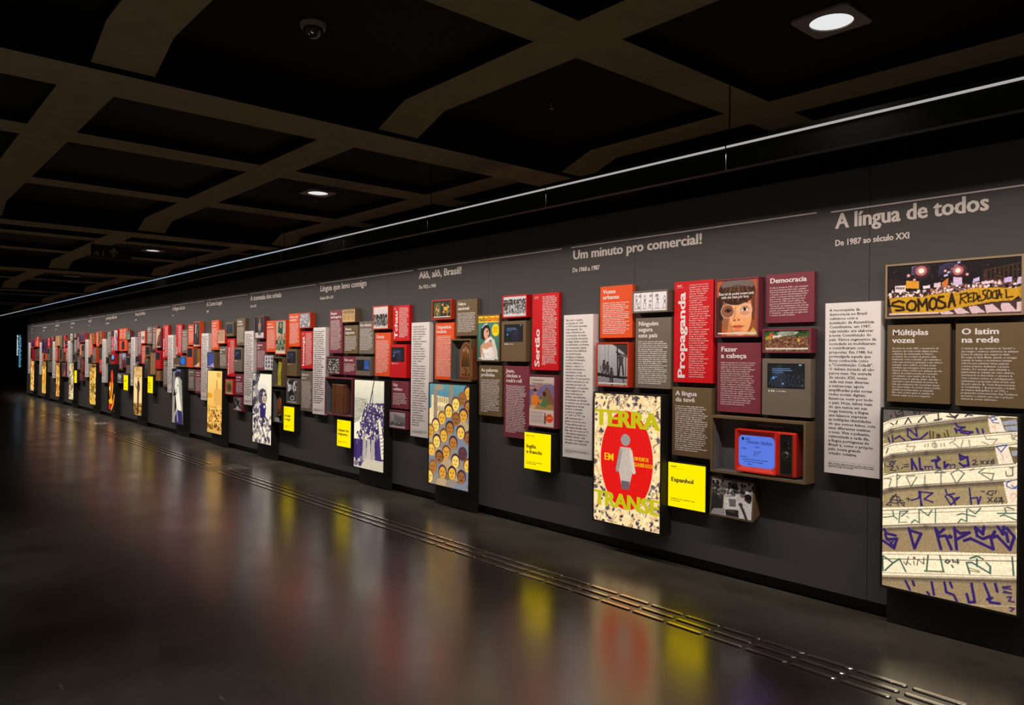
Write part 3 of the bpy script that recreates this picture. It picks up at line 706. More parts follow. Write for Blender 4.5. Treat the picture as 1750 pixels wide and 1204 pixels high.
def PIC(id_, w, h, s_):
    R = {14: 330, 13: 240, 12: 190, 11: 150, 10: 120}.get(s_, 80)
    c = Cv(max(8, w*R), max(8, h*R), seed=sum(map(ord, id_))); k = id_.split('_')[1]; cap = True
    f = globals().get('pic_'+id_)
    if f: r = f(c); return c, (r is not False)
    G = dict(golden=((240, 195, 105), [(250, 215, 135), (200, 140, 50), (120, 75, 20), (230, 170, 70)]), map=((225, 175, 75), [(200, 140, 40), (90, 65, 25), (245, 205, 110)]),
        engraving=((215, 195, 150), [(150, 120, 90), (235, 220, 185), (90, 75, 60), (205, 160, 80)]), carving=((235, 165, 65), [(120, 70, 20), (250, 200, 100), (190, 110, 30)]),
        caravel=((235, 170, 50), [(245, 195, 80), (220, 150, 40)]), scene=((240, 185, 80), [(200, 110, 50), (250, 215, 130), (140, 80, 30)]))
    if s_ <= 9 and (k in G) and not (s_ == 9 and k == 'map'):
        b, cols = G[k]; c.a[:] = b; speckle(c, cols, 140, .09, .03)
        if k == 'golden':
            c.g((243, 205, 120), (225, 160, 60)); c.e(.75, .06, .14, .04, (215, 160, 70)); c.p([(.60, .18), (.64, .12), (.68, .18), (.68, .55), (.60, .55)], (196, 135, 55)); c.p([(.45, .3), (.8, .27), (.95, .3), (.95, .55), (.45, .52)], (222, 165, 80)); c.e(.15, .4, .2, .04, (215, 150, 20))
            c.sp(0, .58, 1, .92, 260, .035, .012, [(250, 205, 120), (205, 140, 55), (120, 72, 28), (240, 190, 95), (80, 50, 22), (245, 165, 25), (250, 215, 140)]); c.sp(0, .86, 1, .95, 40, .03, .02, [(70, 45, 20), (110, 66, 26), (160, 100, 40)]); c.p([(0, .95), (1, .95), (1, 1), (0, 1)], (215, 165, 85))
        if k == 'caravel': c.l([(.5, .45), (.55, .95)], .1, (80, 50, 15)); c.l([(.3, .2), (.7, .2)], .08, (130, 90, 30)); c.p([(0, .0), (1, 0), (1, .15), (0, .17)], (150, 105, 40)); c.p([(.1, .75), (.35, .75), (.35, .92), (.1, .92)], (200, 195, 120))
        if k == 'map': c.l([(.3, .04), (.95, .04)], .07, (60, 45, 20)); c.l([(.6, .04), (.6, .1)], .06, (60, 45, 20)); c.l([(.45, .18), (.45, .3)], .06, (90, 65, 20)); c.sp(0, .45, 1, .75, 60, .05, .015, [(95, 95, 50), (160, 105, 40), (60, 50, 30)])
        return c, False
    P = dict(migrants=0, people=0, group=0)
    pal = dict(purple=[(60, 35, 80), (30, 20, 45), (110, 60, 110), (45, 25, 40)], green=[(70, 95, 60), (40, 60, 35), (130, 150, 110), (150, 165, 140)], greensmall=[(15, 30, 25), (25, 45, 35), (10, 18, 15)],
        gold1=[(110, 85, 35), (75, 60, 25), (150, 120, 60)], gold2=[(110, 85, 35), (60, 50, 25), (165, 135, 80), (40, 35, 15)], gold=[(150, 95, 50), (120, 70, 35), (180, 130, 80)], dark=[(30, 20, 35), (18, 14, 24), (45, 28, 50)],
        waterfall=[(175, 170, 180), (120, 115, 125), (60, 55, 60), (210, 205, 210)], brownphoto=[(100, 75, 65), (80, 60, 52), (120, 95, 85)], tower=[(150, 165, 185), (110, 95, 90), (70, 45, 40)], gray=[(110, 105, 115), (80, 76, 85), (135, 130, 140)],
        redphoto=[(120, 60, 50), (160, 95, 70), (70, 40, 40)], lowphoto=[(120, 70, 65), (90, 55, 55), (150, 100, 90)], scroll=[(185, 140, 85), (160, 115, 70)], frame=[(135, 105, 85), (110, 88, 75)], beigephoto=[(105, 95, 85), (125, 115, 105), (80, 72, 65)],
        taupe=[(90, 65, 50), (55, 38, 30), (110, 90, 75)], bwphoto=[(205, 185, 170), (225, 205, 190)], statue=[(120, 112, 112), (90, 84, 86), (140, 132, 130)], bluedisp=[(70, 72, 78), (55, 57, 62)], bat=[(40, 42, 38), (90, 92, 85), (25, 25, 24), (150, 150, 145)],
        map=[(150, 115, 75), (125, 95, 60), (170, 135, 90)], blue=[(60, 75, 150), (70, 88, 165)], letter=[(185, 150, 115), (178, 142, 108)], beige=[(140, 108, 78), (128, 98, 70)], bw=BWC).get(k, BWC)
    c.a[:] = pal[0]; speckle(c, pal, 50, .14, .07)
    if k == 'blue': c.a[:] = (62, 78, 155); c.n(.12, 2); c.p([(.35, .84), (.7, .76), (.95, .68), (.8, .82), (.98, .98), (.7, .9)], (190, 185, 215)); c.p([(.75, .9), (.98, .86), (.95, 1), (.8, 1)], (235, 170, 190))
    if k == 'letter':
        c.a[:] = (188, 150, 116)
        for j in range(14): c.l([(.12, .12+.06*j), (.8, .12+.06*j)], .012, (120, 85, 65), .6)
        c.e(.08, .3, .1, .06, (120, 105, 90))
    if k == 'map': c.e(.5, .55, .3, .28, (95, 75, 50)); c.l([(.5, .9), (.5, .3)], .04, (60, 50, 32)); c.l([(.5, .7), (.3, .4)], .03, (60, 50, 32)); c.l([(.5, .7), (.72, .42)], .03, (60, 50, 32)); c.p([(0, 0), (1, 0), (1, .06), (0, .06)], (190, 165, 135))
    if k == 'bat': c.p([(.1, .2), (.45, .55), (.2, .6)], (115, 115, 105)); c.p([(.9, .2), (.55, .55), (.8, .6)], (115, 115, 105)); c.e(.5, .8, .2, .15, (175, 175, 170)); c.p([(0, 0), (1, 0), (1, .08), (0, .06)], (170, 165, 160)); c.e(.5, .45, .08, .2, (20, 22, 20))
    if k == 'statue' and s_ == 8: c.a[:] = (40, 36, 36); c.e(.45, .5, .22, .5, (22, 20, 20)); c.l([(.35, .1), (.28, .45)], .09, (225, 222, 220)); c.l([(.5, .3), (.6, .6)], .06, (150, 146, 144)); c.p([(0, .97), (.1, .9), (.3, .97), (.5, .94), (1, 1), (0, 1)], (190, 185, 182)); c.l([(.3, .6), (.4, .85)], .05, (120, 115, 112))
    if k == 'geo': c.a[:] = (70, 68, 66); c.p([(.45, 0), (1, 0), (1, .9), (.45, .9)], (130, 95, 30)); c.p([(.95, .7), (.95, 1), (.05, 1)], (225, 190, 130)); c.l([(.5, 0), (.5, .8)], .04, (40, 38, 36))
    if k == 'circle': c.a[:] = (205, 185, 180); c.e(.5, .55, .35, .15, (95, 85, 80)); c.e(.5, .55, .27, .11, (130, 118, 110))
    if k == 'tall': c.a[:] = (205, 165, 130); c.p([(.9, .1), (1, .2), (1, 1), (.1, 1), (.3, .5)], (85, 42, 32)); c.e(.5, .55, .16, .18, (130, 75, 55)); c.l([(.2, .9), (.9, .7)], .08, (60, 28, 24)); c.p([(0, .93), (.9, .96), (.9, 1), (0, 1)], (215, 185, 150))
    if k == 'bluedisp': c.g((75, 78, 84), (50, 52, 56)); c.e(.5, .06, .4, .05, (95, 120, 150))
    if k == 'beige': c.a[:] = (152, 115, 82); c.l([(.5, .25), (.5, .5), (.4, .6)], .06, (95, 65, 45)); c.l([(.35, .15), (.7, .15)], .08, (100, 62, 45)); c.n(.08, 2)
    if k == 'dark': c.l([(.15, .3), (.85, .3)], .05, (70, 50, 80)); c.l([(.1, .95), (.8, .97)], .06, (150, 135, 150))
    if k == 'waterfall': c.e(.45, .35, .3, .5, (215, 212, 218)); c.l([(.45, .1), (.55, .95)], .12, (90, 88, 95)); c.e(.6, .3, .12, .2, (35, 32, 36)); c.e(.5, .7, .1, .2, (45, 42, 46))
    if k == 'tower': c.g((150, 165, 190), (90, 55, 45), .3, .6); c.l([(.65, .35), (.6, .9)], .14, (70, 40, 32)); c.e(.5, .15, .3, .06, (165, 180, 205))
    if k == 'tipi': c.g((78, 72, 76), (90, 82, 84)); c.p([(.85, .4), (.4, .98), (.95, .92)], (200, 120, 75)); c.l([(.1, .02), (.9, .02)], .05, (130, 122, 125)); cap = False
    if k == 'bwphoto': c.a[:] = (210, 190, 172); c.e(.5, .3, .14, .14, (45, 40, 40)); c.l([(.35, .5), (.6, .45)], .1, (70, 60, 58)); c.e(.5, .82, .22, .1, (40, 36, 36))
    if k == 'purple' and s_ == 4: c.l([(.15, .1), (.15, 1)], .2, (18, 24, 36)); c.l([(.5, .3), (.5, 1)], .12, (80, 50, 70))
    c.n(.10, 1)
    return c, cap
# --- traced or composed prints
def pic_n14_protest(c):
    c.src((42, 175), (1720, 58), (1722, 785), (42, 825)); c.a[:] = (24, 18, 22)
    c.p([(60, 330), (300, 370), (300, 470), (42, 470)], (40, 28, 26)); c.p([(1240, 230), (1720, 130), (1720, 380), (1240, 380)], (60, 38, 26))
    for i in range(8): c.p([(1290+55*i, 240-12*i), (1320+55*i, 232-12*i), (1320+55*i, 340), (1290+55*i, 340)], (26, 18, 16))
    for i in range(9): c.l([(700+i*12, 180-i*5), (690+i*26, 300-i*20)], .008, (60, 52, 84))
    for i in range(14): c.e(760+i*14, 300-i*14+(i % 3)*10, .008, .02, (170, 170, 215))
    for i in range(4): c.l([(350, 190+i*28), (405, 178+i*28)], .010, (120, 120, 170))
    for x, y, r in ((465, 235, .045), (925, 235, .04), (305, 295, .014), (765, 237, .012), (1040, 285, .012), (380, 350, .012)):
        for q, cl in ((1.6, (80, 40, 48)), (1.0, (180, 100, 100)), (.5, (255, 235, 225))): c.e(x, y, r*q, r*q*2.1, cl, al=.6 if q > 1 else 1)
    c.sp(.0, .0, 1, .0, 0, 1, 1, BWC)
    q = c.q; c.q = None
    c.sp(.05, .1, .98, .4, 60, .003, .006, [(120, 100, 90), (90, 85, 110), (60, 45, 40)])
    c.sp(.0, .50, .5, .68, 230, .010, .022, [(215, 180, 165), (120, 78, 62), (40, 28, 28), (60, 40, 36), (235, 215, 205), (150, 100, 80), (70, 45, 50)])
    c.sp(.4, .42, 1.0, .58, 260, .009, .022, [(215, 185, 180), (120, 80, 68), (45, 30, 32), (235, 215, 215), (160, 110, 95), (90, 60, 70)]); c.q = q
    for pts, cl in (([(138, 430), (270, 422), (272, 500), (140, 515)], (225, 200, 195)), ([(275, 360), (440, 370), (435, 465), (270, 455)], (205, 140, 40)), ([(488, 428), (575, 420), (575, 455), (490, 468)], (225, 200, 205)), ([(625, 395), (710, 385), (712, 440), (625, 450)], (205, 180, 195)),
                    ([(725, 392), (800, 330), (800, 390), (795, 440), (730, 440)], (195, 110, 45)), ([(870, 320), (975, 325), (975, 415), (870, 425)], (200, 175, 205)), ([(1250, 380), (1365, 365), (1368, 400), (1250, 412)], (215, 185, 200)), ([(1505, 335), (1595, 320), (1595, 385), (1505, 395)], (190, 165, 215)), ([(1675, 330), (1720, 320), (1720, 410), (1650, 420)], (195, 175, 205)), ([(1120, 345), (1195, 320), (1195, 370), (1110, 390)], (190, 170, 205))): c.p(pts, cl)
    for x0 in (150, 178, 206, 236): c.l([(x0, 445), (x0+3, 468), (x0+14, 445), (x0+16, 468)], .004, (40, 30, 32))
    c.p([(42, 700), (760, 720), (1720, 600), (1720, 785), (42, 825)], (70, 46, 44))
    for i in range(7): x = 700+i*165; c.p([(x-40+i*35, 735-i*18), (x+60+i*35, 728-i*19), (x+190+i*28, 790-i*6), (x+30+i*20, 800-i*6)], (205, 175, 180))
    c.p([(70, 600), (170, 575), (330, 565), (480, 575), (560, 545), (760, 520), (930, 515), (1040, 480), (1160, 460), (1400, 460), (1660, 470), (1700, 500), (1690, 560), (1600, 625), (1350, 640), (1000, 705), (760, 760), (420, 775), (100, 780), (85, 700)], (190, 142, 32))
    c.p([(1670, 450), (1720, 440), (1720, 600), (1690, 590)], (175, 135, 30))
    for a in ([(340, 570), (360, 760)], [(600, 560), (640, 745)], [(900, 530), (950, 690)], [(1180, 470), (1230, 650)], [(1500, 470), (1560, 620)]): c.l(a, .006, (150, 105, 20), .6)
    K = (42, 26, 16); W = .019
    for st in ([(250, 640), (190, 620), (110, 645), (100, 680), (170, 690), (240, 705), (250, 735), (180, 745), (150, 740)],
               [(335, 620), (290, 660), (290, 720), (330, 745), (385, 735), (405, 680), (385, 630), (335, 620)], [(435, 745), (430, 600), (480, 690), (530, 600), (545, 740)],
               [(600, 590), (570, 640), (575, 710), (615, 735), (655, 700), (660, 620), (630, 590), (600, 590)], [(745, 570), (690, 575), (675, 610), (720, 635), (765, 655), (770, 700), (720, 720), (680, 715)],
               [(810, 705), (850, 540), (890, 690)], [(825, 635), (880, 630)]): c.l(st, W, K)
    W = .011
    for st in ([(955, 665), (965, 535)], [(950, 545), (1040, 525), (1045, 560), (970, 600), (1030, 655)], [(1100, 530), (1060, 540), (1055, 640), (1100, 632)], [(1057, 590), (1095, 583)], [(1125, 525), (1120, 635)], [(1110, 525), (1160, 530), (1170, 590), (1120, 638)], [(1175, 600), (1205, 580), (1190, 560), (1170, 600), (1185, 630), (1210, 620)],
               [(1275, 490), (1240, 500), (1240, 540), (1270, 560), (1270, 600), (1225, 625)], [(1305, 490), (1285, 540), (1300, 605), (1335, 590), (1340, 510), (1305, 490)], [(1385, 500), (1355, 530), (1360, 590), (1390, 600)], [(1405, 500), (1408, 600)], [(1425, 600), (1440, 490), (1470, 590)], [(1425, 555), (1475, 548)], [(1395, 500), (1440, 492)], [(1525, 490), (1530, 590), (1610, 575)]): c.l(st, W, K)
    c.p([(65, 783), (690, 765), (690, 785), (65, 803)], (215, 190, 180)); c.n(.12, 1)
    return False
def pic_n14_graffiti(c):
    S = 6.3375
    def T(p): return [(1505+x/S, 690+y/S) for x, y in p]
    def Lo(p): return [(1505+x/S, 860+y/S) for x, y in p]
    c.src((1513.4, 700.2), (1736.7, 709.7), (1733.9, 1049.9), (1509.9, 1002.8)); c.a[:] = (250, 226, 188)
    BR = (150, 130, 88); DB = (96, 82, 62); WH = (252, 232, 200); LN = (52, 42, 40); PU = (44, 24, 92)
    browns = [T([(30, 20), (420, 60), (640, 85), (600, 92), (300, 132), (130, 165), (40, 210)]), T([(45, 440), (50, 355), (130, 305), (400, 255), (1140, 150), (1172, 300), (800, 345), (300, 405), (150, 430)]), T([(45, 770), (50, 625), (150, 580), (500, 540), (1220, 468), (1260, 642), (900, 685), (500, 727), (200, 757)]),
              T([(40, 1140), (45, 980), (130, 943), (500, 903), (1310, 840), (1362, 1068), (900, 1097), (400, 1127)]), Lo([(30, 545), (38, 293), (500, 262), (1440, 235), (1470, 540), (800, 532)]), Lo([(20, 822), (1470, 825), (1470, 1230), (20, 1000)])]
    cols = [(92, 82, 74), (150, 132, 84), BR, (160, 138, 96), (150, 126, 92), (150, 126, 92)]
    for b, cl in zip(browns, cols): c.p(b, cl)
    # recessed shadow printed along the top of every parapet
    for a in (T([(50, 350), (130, 305), (400, 255), (1140, 155)]), T([(50, 625), (150, 580), (500, 540), (1220, 473)]), T([(45, 980), (130, 945), (500, 905), (1310, 845)]), Lo([(38, 298), (500, 268), (1440, 240)]), Lo([(20, 830), (1470, 832)])):
        c.l(a, .05, DB, .45); c.l(a, .022, (70, 58, 50), .5)
    for b in (T([(1145, 150), (1262, 128), (1320, 288), (1172, 302)]), T([(1222, 465), (1352, 448), (1412, 632), (1262, 645)]), T([(1312, 836), (1470, 820), (1470, 1062), (1364, 1066)])): c.p(b, (246, 216, 190))
    for b in (T([(1268, 132), (1470, 130), (1470, 285), (1325, 283)]), T([(1358, 452), (1470, 452), (1470, 622), (1415, 628)])): c.p(b, (112, 92, 60))
    for b in (T([(1290, 180), (1440, 150), (1452, 205), (1310, 215)]), T([(1318, 235), (1455, 215), (1460, 275), (1330, 275)]), T([(1392, 495), (1470, 490), (1470, 540), (1400, 548)])): c.p(b, (150, 150, 160))
    lines = [T([(50, 205), (150, 165), (300, 132), (640, 92)]), T([(48, 232), (130, 190), (300, 150), (520, 120)]), T([(48, 330), (120, 285), (250, 250), (800, 175), (1270, 115)]), T([(48, 305), (120, 262), (250, 232), (800, 160), (1150, 118)]),
             T([(45, 470), (150, 425), (400, 395), (800, 350), (1240, 300), (1470, 280)]), T([(45, 492), (150, 455), (400, 420), (800, 375), (1470, 300)]), T([(45, 610), (120, 570), (300, 545), (800, 495), (1220, 455), (1470, 415)]), T([(45, 590), (120, 552), (300, 525), (800, 478), (1470, 398)]),
             T([(45, 785), (150, 758), (500, 728), (900, 690), (1440, 632)]), T([(45, 830), (150, 795), (500, 755), (900, 715), (1470, 660)]), T([(45, 960), (100, 940), (300, 920), (800, 875), (1310, 832), (1470, 805)]), T([(45, 940), (300, 895), (800, 855), (1470, 795)]),
             Lo([(35, 95), (800, 50), (1470, 8)]), Lo([(35, 135), (800, 92), (1470, 62)]), Lo([(35, 262), (400, 238), (1470, 188)]), Lo([(35, 570), (800, 565), (1470, 560)]), Lo([(35, 622), (1470, 615)]), Lo([(35, 772), (800, 778), (1470, 778)])]
    for i, a in enumerate(lines): c.l(a, 0.006 if i % 2 == 0 else .003, LN, .9)
    c.p(Lo([(30, 900), (30, 880), (560, 1010), (1470, 1190), (1470, 1230)]), (150, 126, 92))
    def s(f, w, cl, *ls):
        for a in ls: c.l(f(a), w*.72, cl)
    s(T, .020, PU, [(95, 375), (110, 420)], [(138, 350), (145, 420)], [(165, 385), (215, 355), (270, 400)], [(300, 270), (300, 350), (350, 390), (440, 380), (510, 315)], [(320, 285), (400, 355), (385, 262)], [(800, 205), (830, 245), (905, 245), (815, 285), (800, 260), (815, 310)], [(825, 280), (985, 298), (940, 318), (860, 305)], [(1030, 258), (1045, 308)], [(1088, 265), (1098, 305)])
    s(T, .016, (70, 58, 40), [(535, 295), (540, 370)], [(570, 300), (570, 365)], [(715, 285), (730, 345)], [(685, 320), (700, 350)]); c.e(*T([(625, 345)])[0], .018, .012, (70, 58, 40))
    s(T, .014, (36, 32, 38), [(165, 90), (180, 140), (240, 120)], [(200, 100), (240, 75), (255, 130)], [(120, 130), (125, 160)], [(360, 75), (375, 110), (400, 75), (430, 75), (415, 110)], [(120, 215), (150, 235)], [(190, 190), (175, 225)], [(270, 220), (305, 155), (335, 210)], [(410, 200), (470, 130), (500, 190)], [(620, 105), (625, 170), (580, 175), (660, 160)], [(710, 130), (780, 140), (830, 110), (800, 150), (740, 100)], [(905, 130), (930, 108), (980, 118)])
    GY = (150, 136, 116)
    s(T, .012, GY, [(300, 440), (290, 470), (380, 465), (340, 545), (280, 490)], [(490, 440), (480, 470)], [(520, 435), (515, 468)], [(560, 425), (600, 430), (610, 465), (570, 470), (560, 430)], [(585, 405), (590, 480)], [(650, 430), (655, 460)], [(685, 425), (690, 455)], [(740, 425), (800, 390), (800, 365)], [(780, 420), (860, 480), (885, 385)], [(945, 385), (960, 460)], [(1085, 400), (1150, 430)], [(1110, 330), (1130, 375), (1245, 370), (1195, 430)], [(1390, 315), (1410, 380)], [(1400, 330), (1455, 325), (1410, 360), (1460, 385)])
    s(T, .012, LN, [(95, 490), (75, 545)])
    s(T, .026, PU, [(345, 605), (350, 715)], [(345, 610), (400, 715)], [(425, 595), (435, 710), (460, 715)], [(560, 620), (640, 600)], [(620, 575), (640, 600), (600, 635), (610, 690), (640, 695)], [(690, 630), (695, 690), (730, 655)], [(850, 545), (860, 600), (930, 570), (945, 660), (890, 670), (850, 640)], [(870, 560), (910, 575)])
    s(T, .012, PU, [(475, 685), (560, 680)], [(490, 690), (490, 715)], [(520, 685), (525, 712)], [(560, 680), (565, 710)], [(750, 660), (800, 655), (800, 690)], [(750, 665), (755, 690)])
    s(T, .012, (40, 30, 62), [(55, 660), (65, 690)], [(105, 645), (140, 628), (165, 650), (140, 680), (110, 665), (180, 625)], [(85, 690), (150, 690), (120, 730), (180, 735)], [(190, 680), (205, 720)], [(235, 710), (250, 700)], [(265, 668), (310, 662)], [(265, 692), (310, 686)])
    s(T, .012, (52, 40, 60), [(985, 610), (1015, 600), (1025, 620), (985, 655), (1040, 650)], [(1070, 610), (1105, 640)], [(1105, 605), (1070, 645)], [(1125, 610), (1160, 640)], [(1160, 602), (1128, 645)], [(1210, 590), (1180, 615), (1185, 640), (1210, 635), (1210, 615), (1185, 618)])
    GG = (96, 100, 84)
    s(T, .012, GG, [(60, 820), (130, 825), (110, 905)], [(190, 770), (190, 920)], [(190, 780), (230, 790), (195, 830)], [(290, 800), (340, 905), (400, 800)], [(295, 790), (380, 785)], [(485, 780), (485, 900)], [(590, 745), (640, 720), (700, 745), (590, 750)], [(655, 750), (655, 880)], [(760, 755), (830, 705), (900, 750), (820, 865), (760, 755)], [(1110, 690), (1050, 735), (1190, 820), (1210, 745), (1090, 740)], [(960, 715), (1000, 700)], [(1335, 720), (1345, 770), (1410, 765), (1405, 680)], [(1380, 680), (1420, 675)])
    BL = (34, 66, 140)
    s(T, .010, BL, [(1165, 150), (1200, 125), (1240, 155), (1180, 165), (1200, 190), (1260, 195)], [(1235, 450), (1285, 510), (1345, 432)], [(1245, 445), (1345, 430)], [(1400, 815), (1350, 840), (1345, 880), (1400, 905), (1450, 900)], [(1400, 870), (1430, 895), (1460, 870)])
    s(T, .012, (226, 176, 138), [(1200, 240), (1225, 215), (1220, 270)], [(1290, 530), (1310, 560), (1305, 605)], [(1385, 1010), (1410, 950), (1455, 980), (1400, 1040)])
    s(T, .017, PU, [(345, 1055), (420, 1030), (440, 960), (445, 1110)], [(430, 960), (570, 970), (480, 1040), (570, 1070)], [(420, 955), (460, 1110)], [(705, 930), (720, 990), (800, 970)], [(700, 1000), (760, 1095), (850, 1010), (790, 1030), (740, 990)], [(770, 1000), (810, 1090)], [(955, 910), (975, 1085), (970, 1020), (1040, 1010), (1050, 1080), (1075, 1000)])
    s(T, .011, (44, 32, 50), [(120, 1050), (150, 1010), (210, 1020), (235, 1060), (200, 1090), (140, 1085), (120, 1050)], [(180, 990), (120, 1075)], [(185, 990), (205, 1115)], [(140, 1055), (250, 1060)], [(80, 1110), (120, 1075), (130, 1115), (80, 1110)], [(230, 1085), (270, 1080), (265, 1120), (230, 1085)], [(290, 1040), (335, 1045)], [(310, 1025), (315, 1065)], [(1080, 940), (1115, 945)], [(1210, 935), (1155, 940), (1140, 970), (1190, 985), (1205, 955)], [(1240, 930), (1225, 960)], [(1150, 1010), (1195, 1055)], [(1195, 1005), (1150, 1060)], [(1240, 1005), (1215, 1050), (1245, 1055), (1245, 1030)], [(1260, 1010), (1300, 1010), (1265, 1050), (1320, 1045)], [(1295, 1000), (1300, 1070)])
    TE = (58, 92, 76)
    s(Lo, .013, TE, [(45, 170), (160, 155), (150, 100)], [(150, 150), (200, 185)], [(225, 100), (215, 225)], [(225, 105), (310, 95), (240, 155)], [(345, 225), (380, 190), (430, 220), (425, 75)], [(440, 80), (525, 140), (560, 80)], [(600, 70), (600, 215)], [(830, 125), (880, 110), (1020, 140)], [(930, 60), (930, 190)], [(840, 210), (870, 170), (930, 195)], [(945, 60), (1020, 110), (1075, 50)], [(1330, 40), (1340, 95)], [(1250, 100), (1450, 95)], [(1280, 130), (1320, 115), (1450, 170)], [(1350, 30), (1420, 50)])
    s(Lo, .010, (110, 118, 84), [(230, 220), (300, 220)], [(295, 150), (320, 170)])
    s(Lo, .032, PU, [(60, 300), (85, 345), (180, 365)], [(70, 355), (90, 410), (195, 400), (165, 505), (50, 425)], [(320, 285), (380, 500), (450, 340), (340, 310)], [(600, 275), (660, 500)], [(610, 290), (640, 330), (690, 285)], [(640, 365), (710, 355), (770, 500)], [(800, 265), (825, 500)], [(810, 290), (860, 325), (960, 315), (830, 390)], [(905, 405), (970, 380), (1210, 490), (1185, 370), (1225, 300)], [(1020, 255), (1040, 350), (1100, 380), (1180, 350)], [(1030, 260), (1100, 330), (1110, 250)], [(1215, 360), (1250, 345), (1385, 490), (1430, 350), (1350, 260)], [(1255, 245), (1310, 325), (1320, 245)], [(1345, 310), (1365, 405)])
    s(Lo, .02, PU, [(115, 430), (155, 470)], [(155, 425), (115, 475)]); c.e(*Lo([(757, 365)])[0], .018, .012, PU)
    s(Lo, .018, TE, [(50, 590), (155, 665), (70, 750)], [(155, 665), (225, 620), (290, 755)], [(45, 600), (50, 750)], [(525, 575), (510, 750)], [(650, 575), (690, 750)], [(490, 745), (695, 748)], [(930, 645), (965, 760)], [(930, 645), (985, 640), (1180, 755)], [(970, 595), (1040, 570), (1105, 600)], [(1040, 600), (1040, 680)], [(1140, 640), (1180, 680), (1180, 750)], [(1410, 575), (1425, 765)])
    s(Lo, .010, (60, 54, 48), [(270, 650), (295, 685), (320, 595)], [(300, 650), (345, 680)], [(375, 640), (380, 680)], [(410, 685), (420, 620), (480, 670), (480, 600)]); c.e(*Lo([(380, 605)])[0], .010, .007, (90, 80, 70))
    s(Lo, .016, (64, 74, 66), [(705, 640), (730, 615), (755, 635), (730, 655), (705, 640)], [(785, 615), (790, 640), (850, 640)], [(835, 610), (840, 655)], [(775, 675), (790, 700)])
    s(Lo, .012, (130, 126, 84), [(960, 700), (1060, 730)], [(970, 730), (1070, 745)], [(500, 748), (690, 752)])
    s(Lo, .028, PU, [(290, 860), (335, 950)], [(365, 860), (380, 905)], [(565, 865), (590, 1000)], [(520, 975), (540, 1000)], [(700, 865), (720, 970), (800, 1000), (830, 1060)], [(760, 865), (780, 915)], [(985, 870), (1020, 1070), (960, 1075), (935, 985)], [(1120, 870), (1170, 1000), (1180, 1070), (1280, 1080)], [(1235, 870), (1255, 950)], [(1150, 1040), (1200, 1020)])
    s(Lo, .018, (60, 40, 84), [(1310, 900), (1390, 890), (1320, 915), (1400, 920)], [(1320, 960), (1400, 965), (1330, 945)], [(1360, 1010), (1400, 1005), (1380, 1050), (1430, 1060)], [(1390, 1120), (1430, 1130), (1400, 1160)])
    c.l(Lo([(960, 1100), (1100, 1110), (1440, 1105)]), .006, (190, 165, 120)); c.n(.09, 1); c.n(.05, 3)
    return False
def pic_n13_poster(c):
    # plain stand-in: pale mottled ground, a red oval field and a simple grey figure
    c.a[:] = (246, 208, 150); speckle(c, [(250, 216, 160), (238, 198, 138), (92, 80, 84), (70, 62, 72), (250, 220, 168), (252, 224, 172), (214, 178, 128)], 1100, .028, .012)
    for i in range(170):
        x, y = c.r.rand(), c.r.rand(); c.l([(x, y), (x+c.r.uniform(-.09, .09), y+c.r.uniform(-.05, .05)), (x+c.r.uniform(-.09, .09), y+c.r.uniform(-.05, .05))], .006, [(66, 58, 66), (110, 92, 84), (252, 226, 176)][i % 3])
    c.e(.50, .50, .405, .385, (250, 214, 160)); c.e(.50, .50, .392, .375, (216, 8, 4))
    c.e(.49, .345, .07, .045, (150, 140, 134)); c.p([(.41, .40), (.57, .40), (.60, .58), (.56, .68), (.43, .68), (.39, .58)], (186, 172, 156)); c.l([(.42, .43), (.37, .58)], .05, (150, 140, 134)); c.l([(.57, .43), (.62, .58)], .05, (205, 190, 170)); c.p([(.43, .66), (.56, .66), (.55, .72), (.44, .72)], (96, 86, 92))
    c.n(.05, 2); return False
def pic_n12_painting(c):
    # plain stand-in: rows of simple ochre heads before a pale block and a teal sky
    c.g((90, 140, 150), (66, 112, 132), 0, .3); c.p([(.05, .11), (.5, .13), (.5, .5), (0, .55), (0, .25), (.05, .24)], (232, 205, 150))
    for y in (.13, .22): c.p([(.22, y), (.50, y+.01), (.50, y+.055), (.22, y+.05)], (200, 176, 126)); [c.l([(.22+.056*i, y), (.22+.056*i, y+.05)], .010, (120, 100, 70)) for i in range(6)]
    for x, y0 in ((.16, 0.02), (.56, .0)): c.p([(x-.05, y0), (x+.04, y0), (x+.05, .4), (x-.05, .4)], (140, 124, 104))
    c.e(.25, .03, .13, .03, (150, 136, 112))
    sk = [(226, 168, 56), (214, 150, 50), (236, 184, 74), (176, 112, 42), (240, 200, 96), (150, 92, 44)]; hr = [(52, 28, 52), (104, 66, 40), (36, 24, 40), (128, 88, 52), (70, 40, 56)]
    c.p([(.95, 0), (1, 0), (1, 1), (0, 1), (0, .62), (.5, .34), (.75, .2)], (120, 96, 76))
    pts = [(.97, .07), (.83, .135), (.67, .185), (.98, .21), (.50, .26), (.86, .29), (.33, .335), (.68, .335), (.17, .41), (.53, .425), (.80, .455), (.03, .475), (.38, .505), (.99, .50), (.20, .57), (.62, .565), (.06, .66), (.45, .665), (.85, .66), (.27, .725), (.68, .735), (.11, .83), (.98, .76), (.36, .865), (.60, .86), (.83, .88), (.02, .93)]
    for i, (x, y) in enumerate(pts):
        s = sk[(i*5) % 6] if (x, y) != (.85, .66) else (92, 50, 56)
        c.face(x, y, .093, .062, s, hr[(i*3) % 5], [(140, 128, 116), (120, 124, 136), (176, 150, 110)][i % 3], beard=i % 6 == 1, cap=None)
    c.n(.05, 2); return False
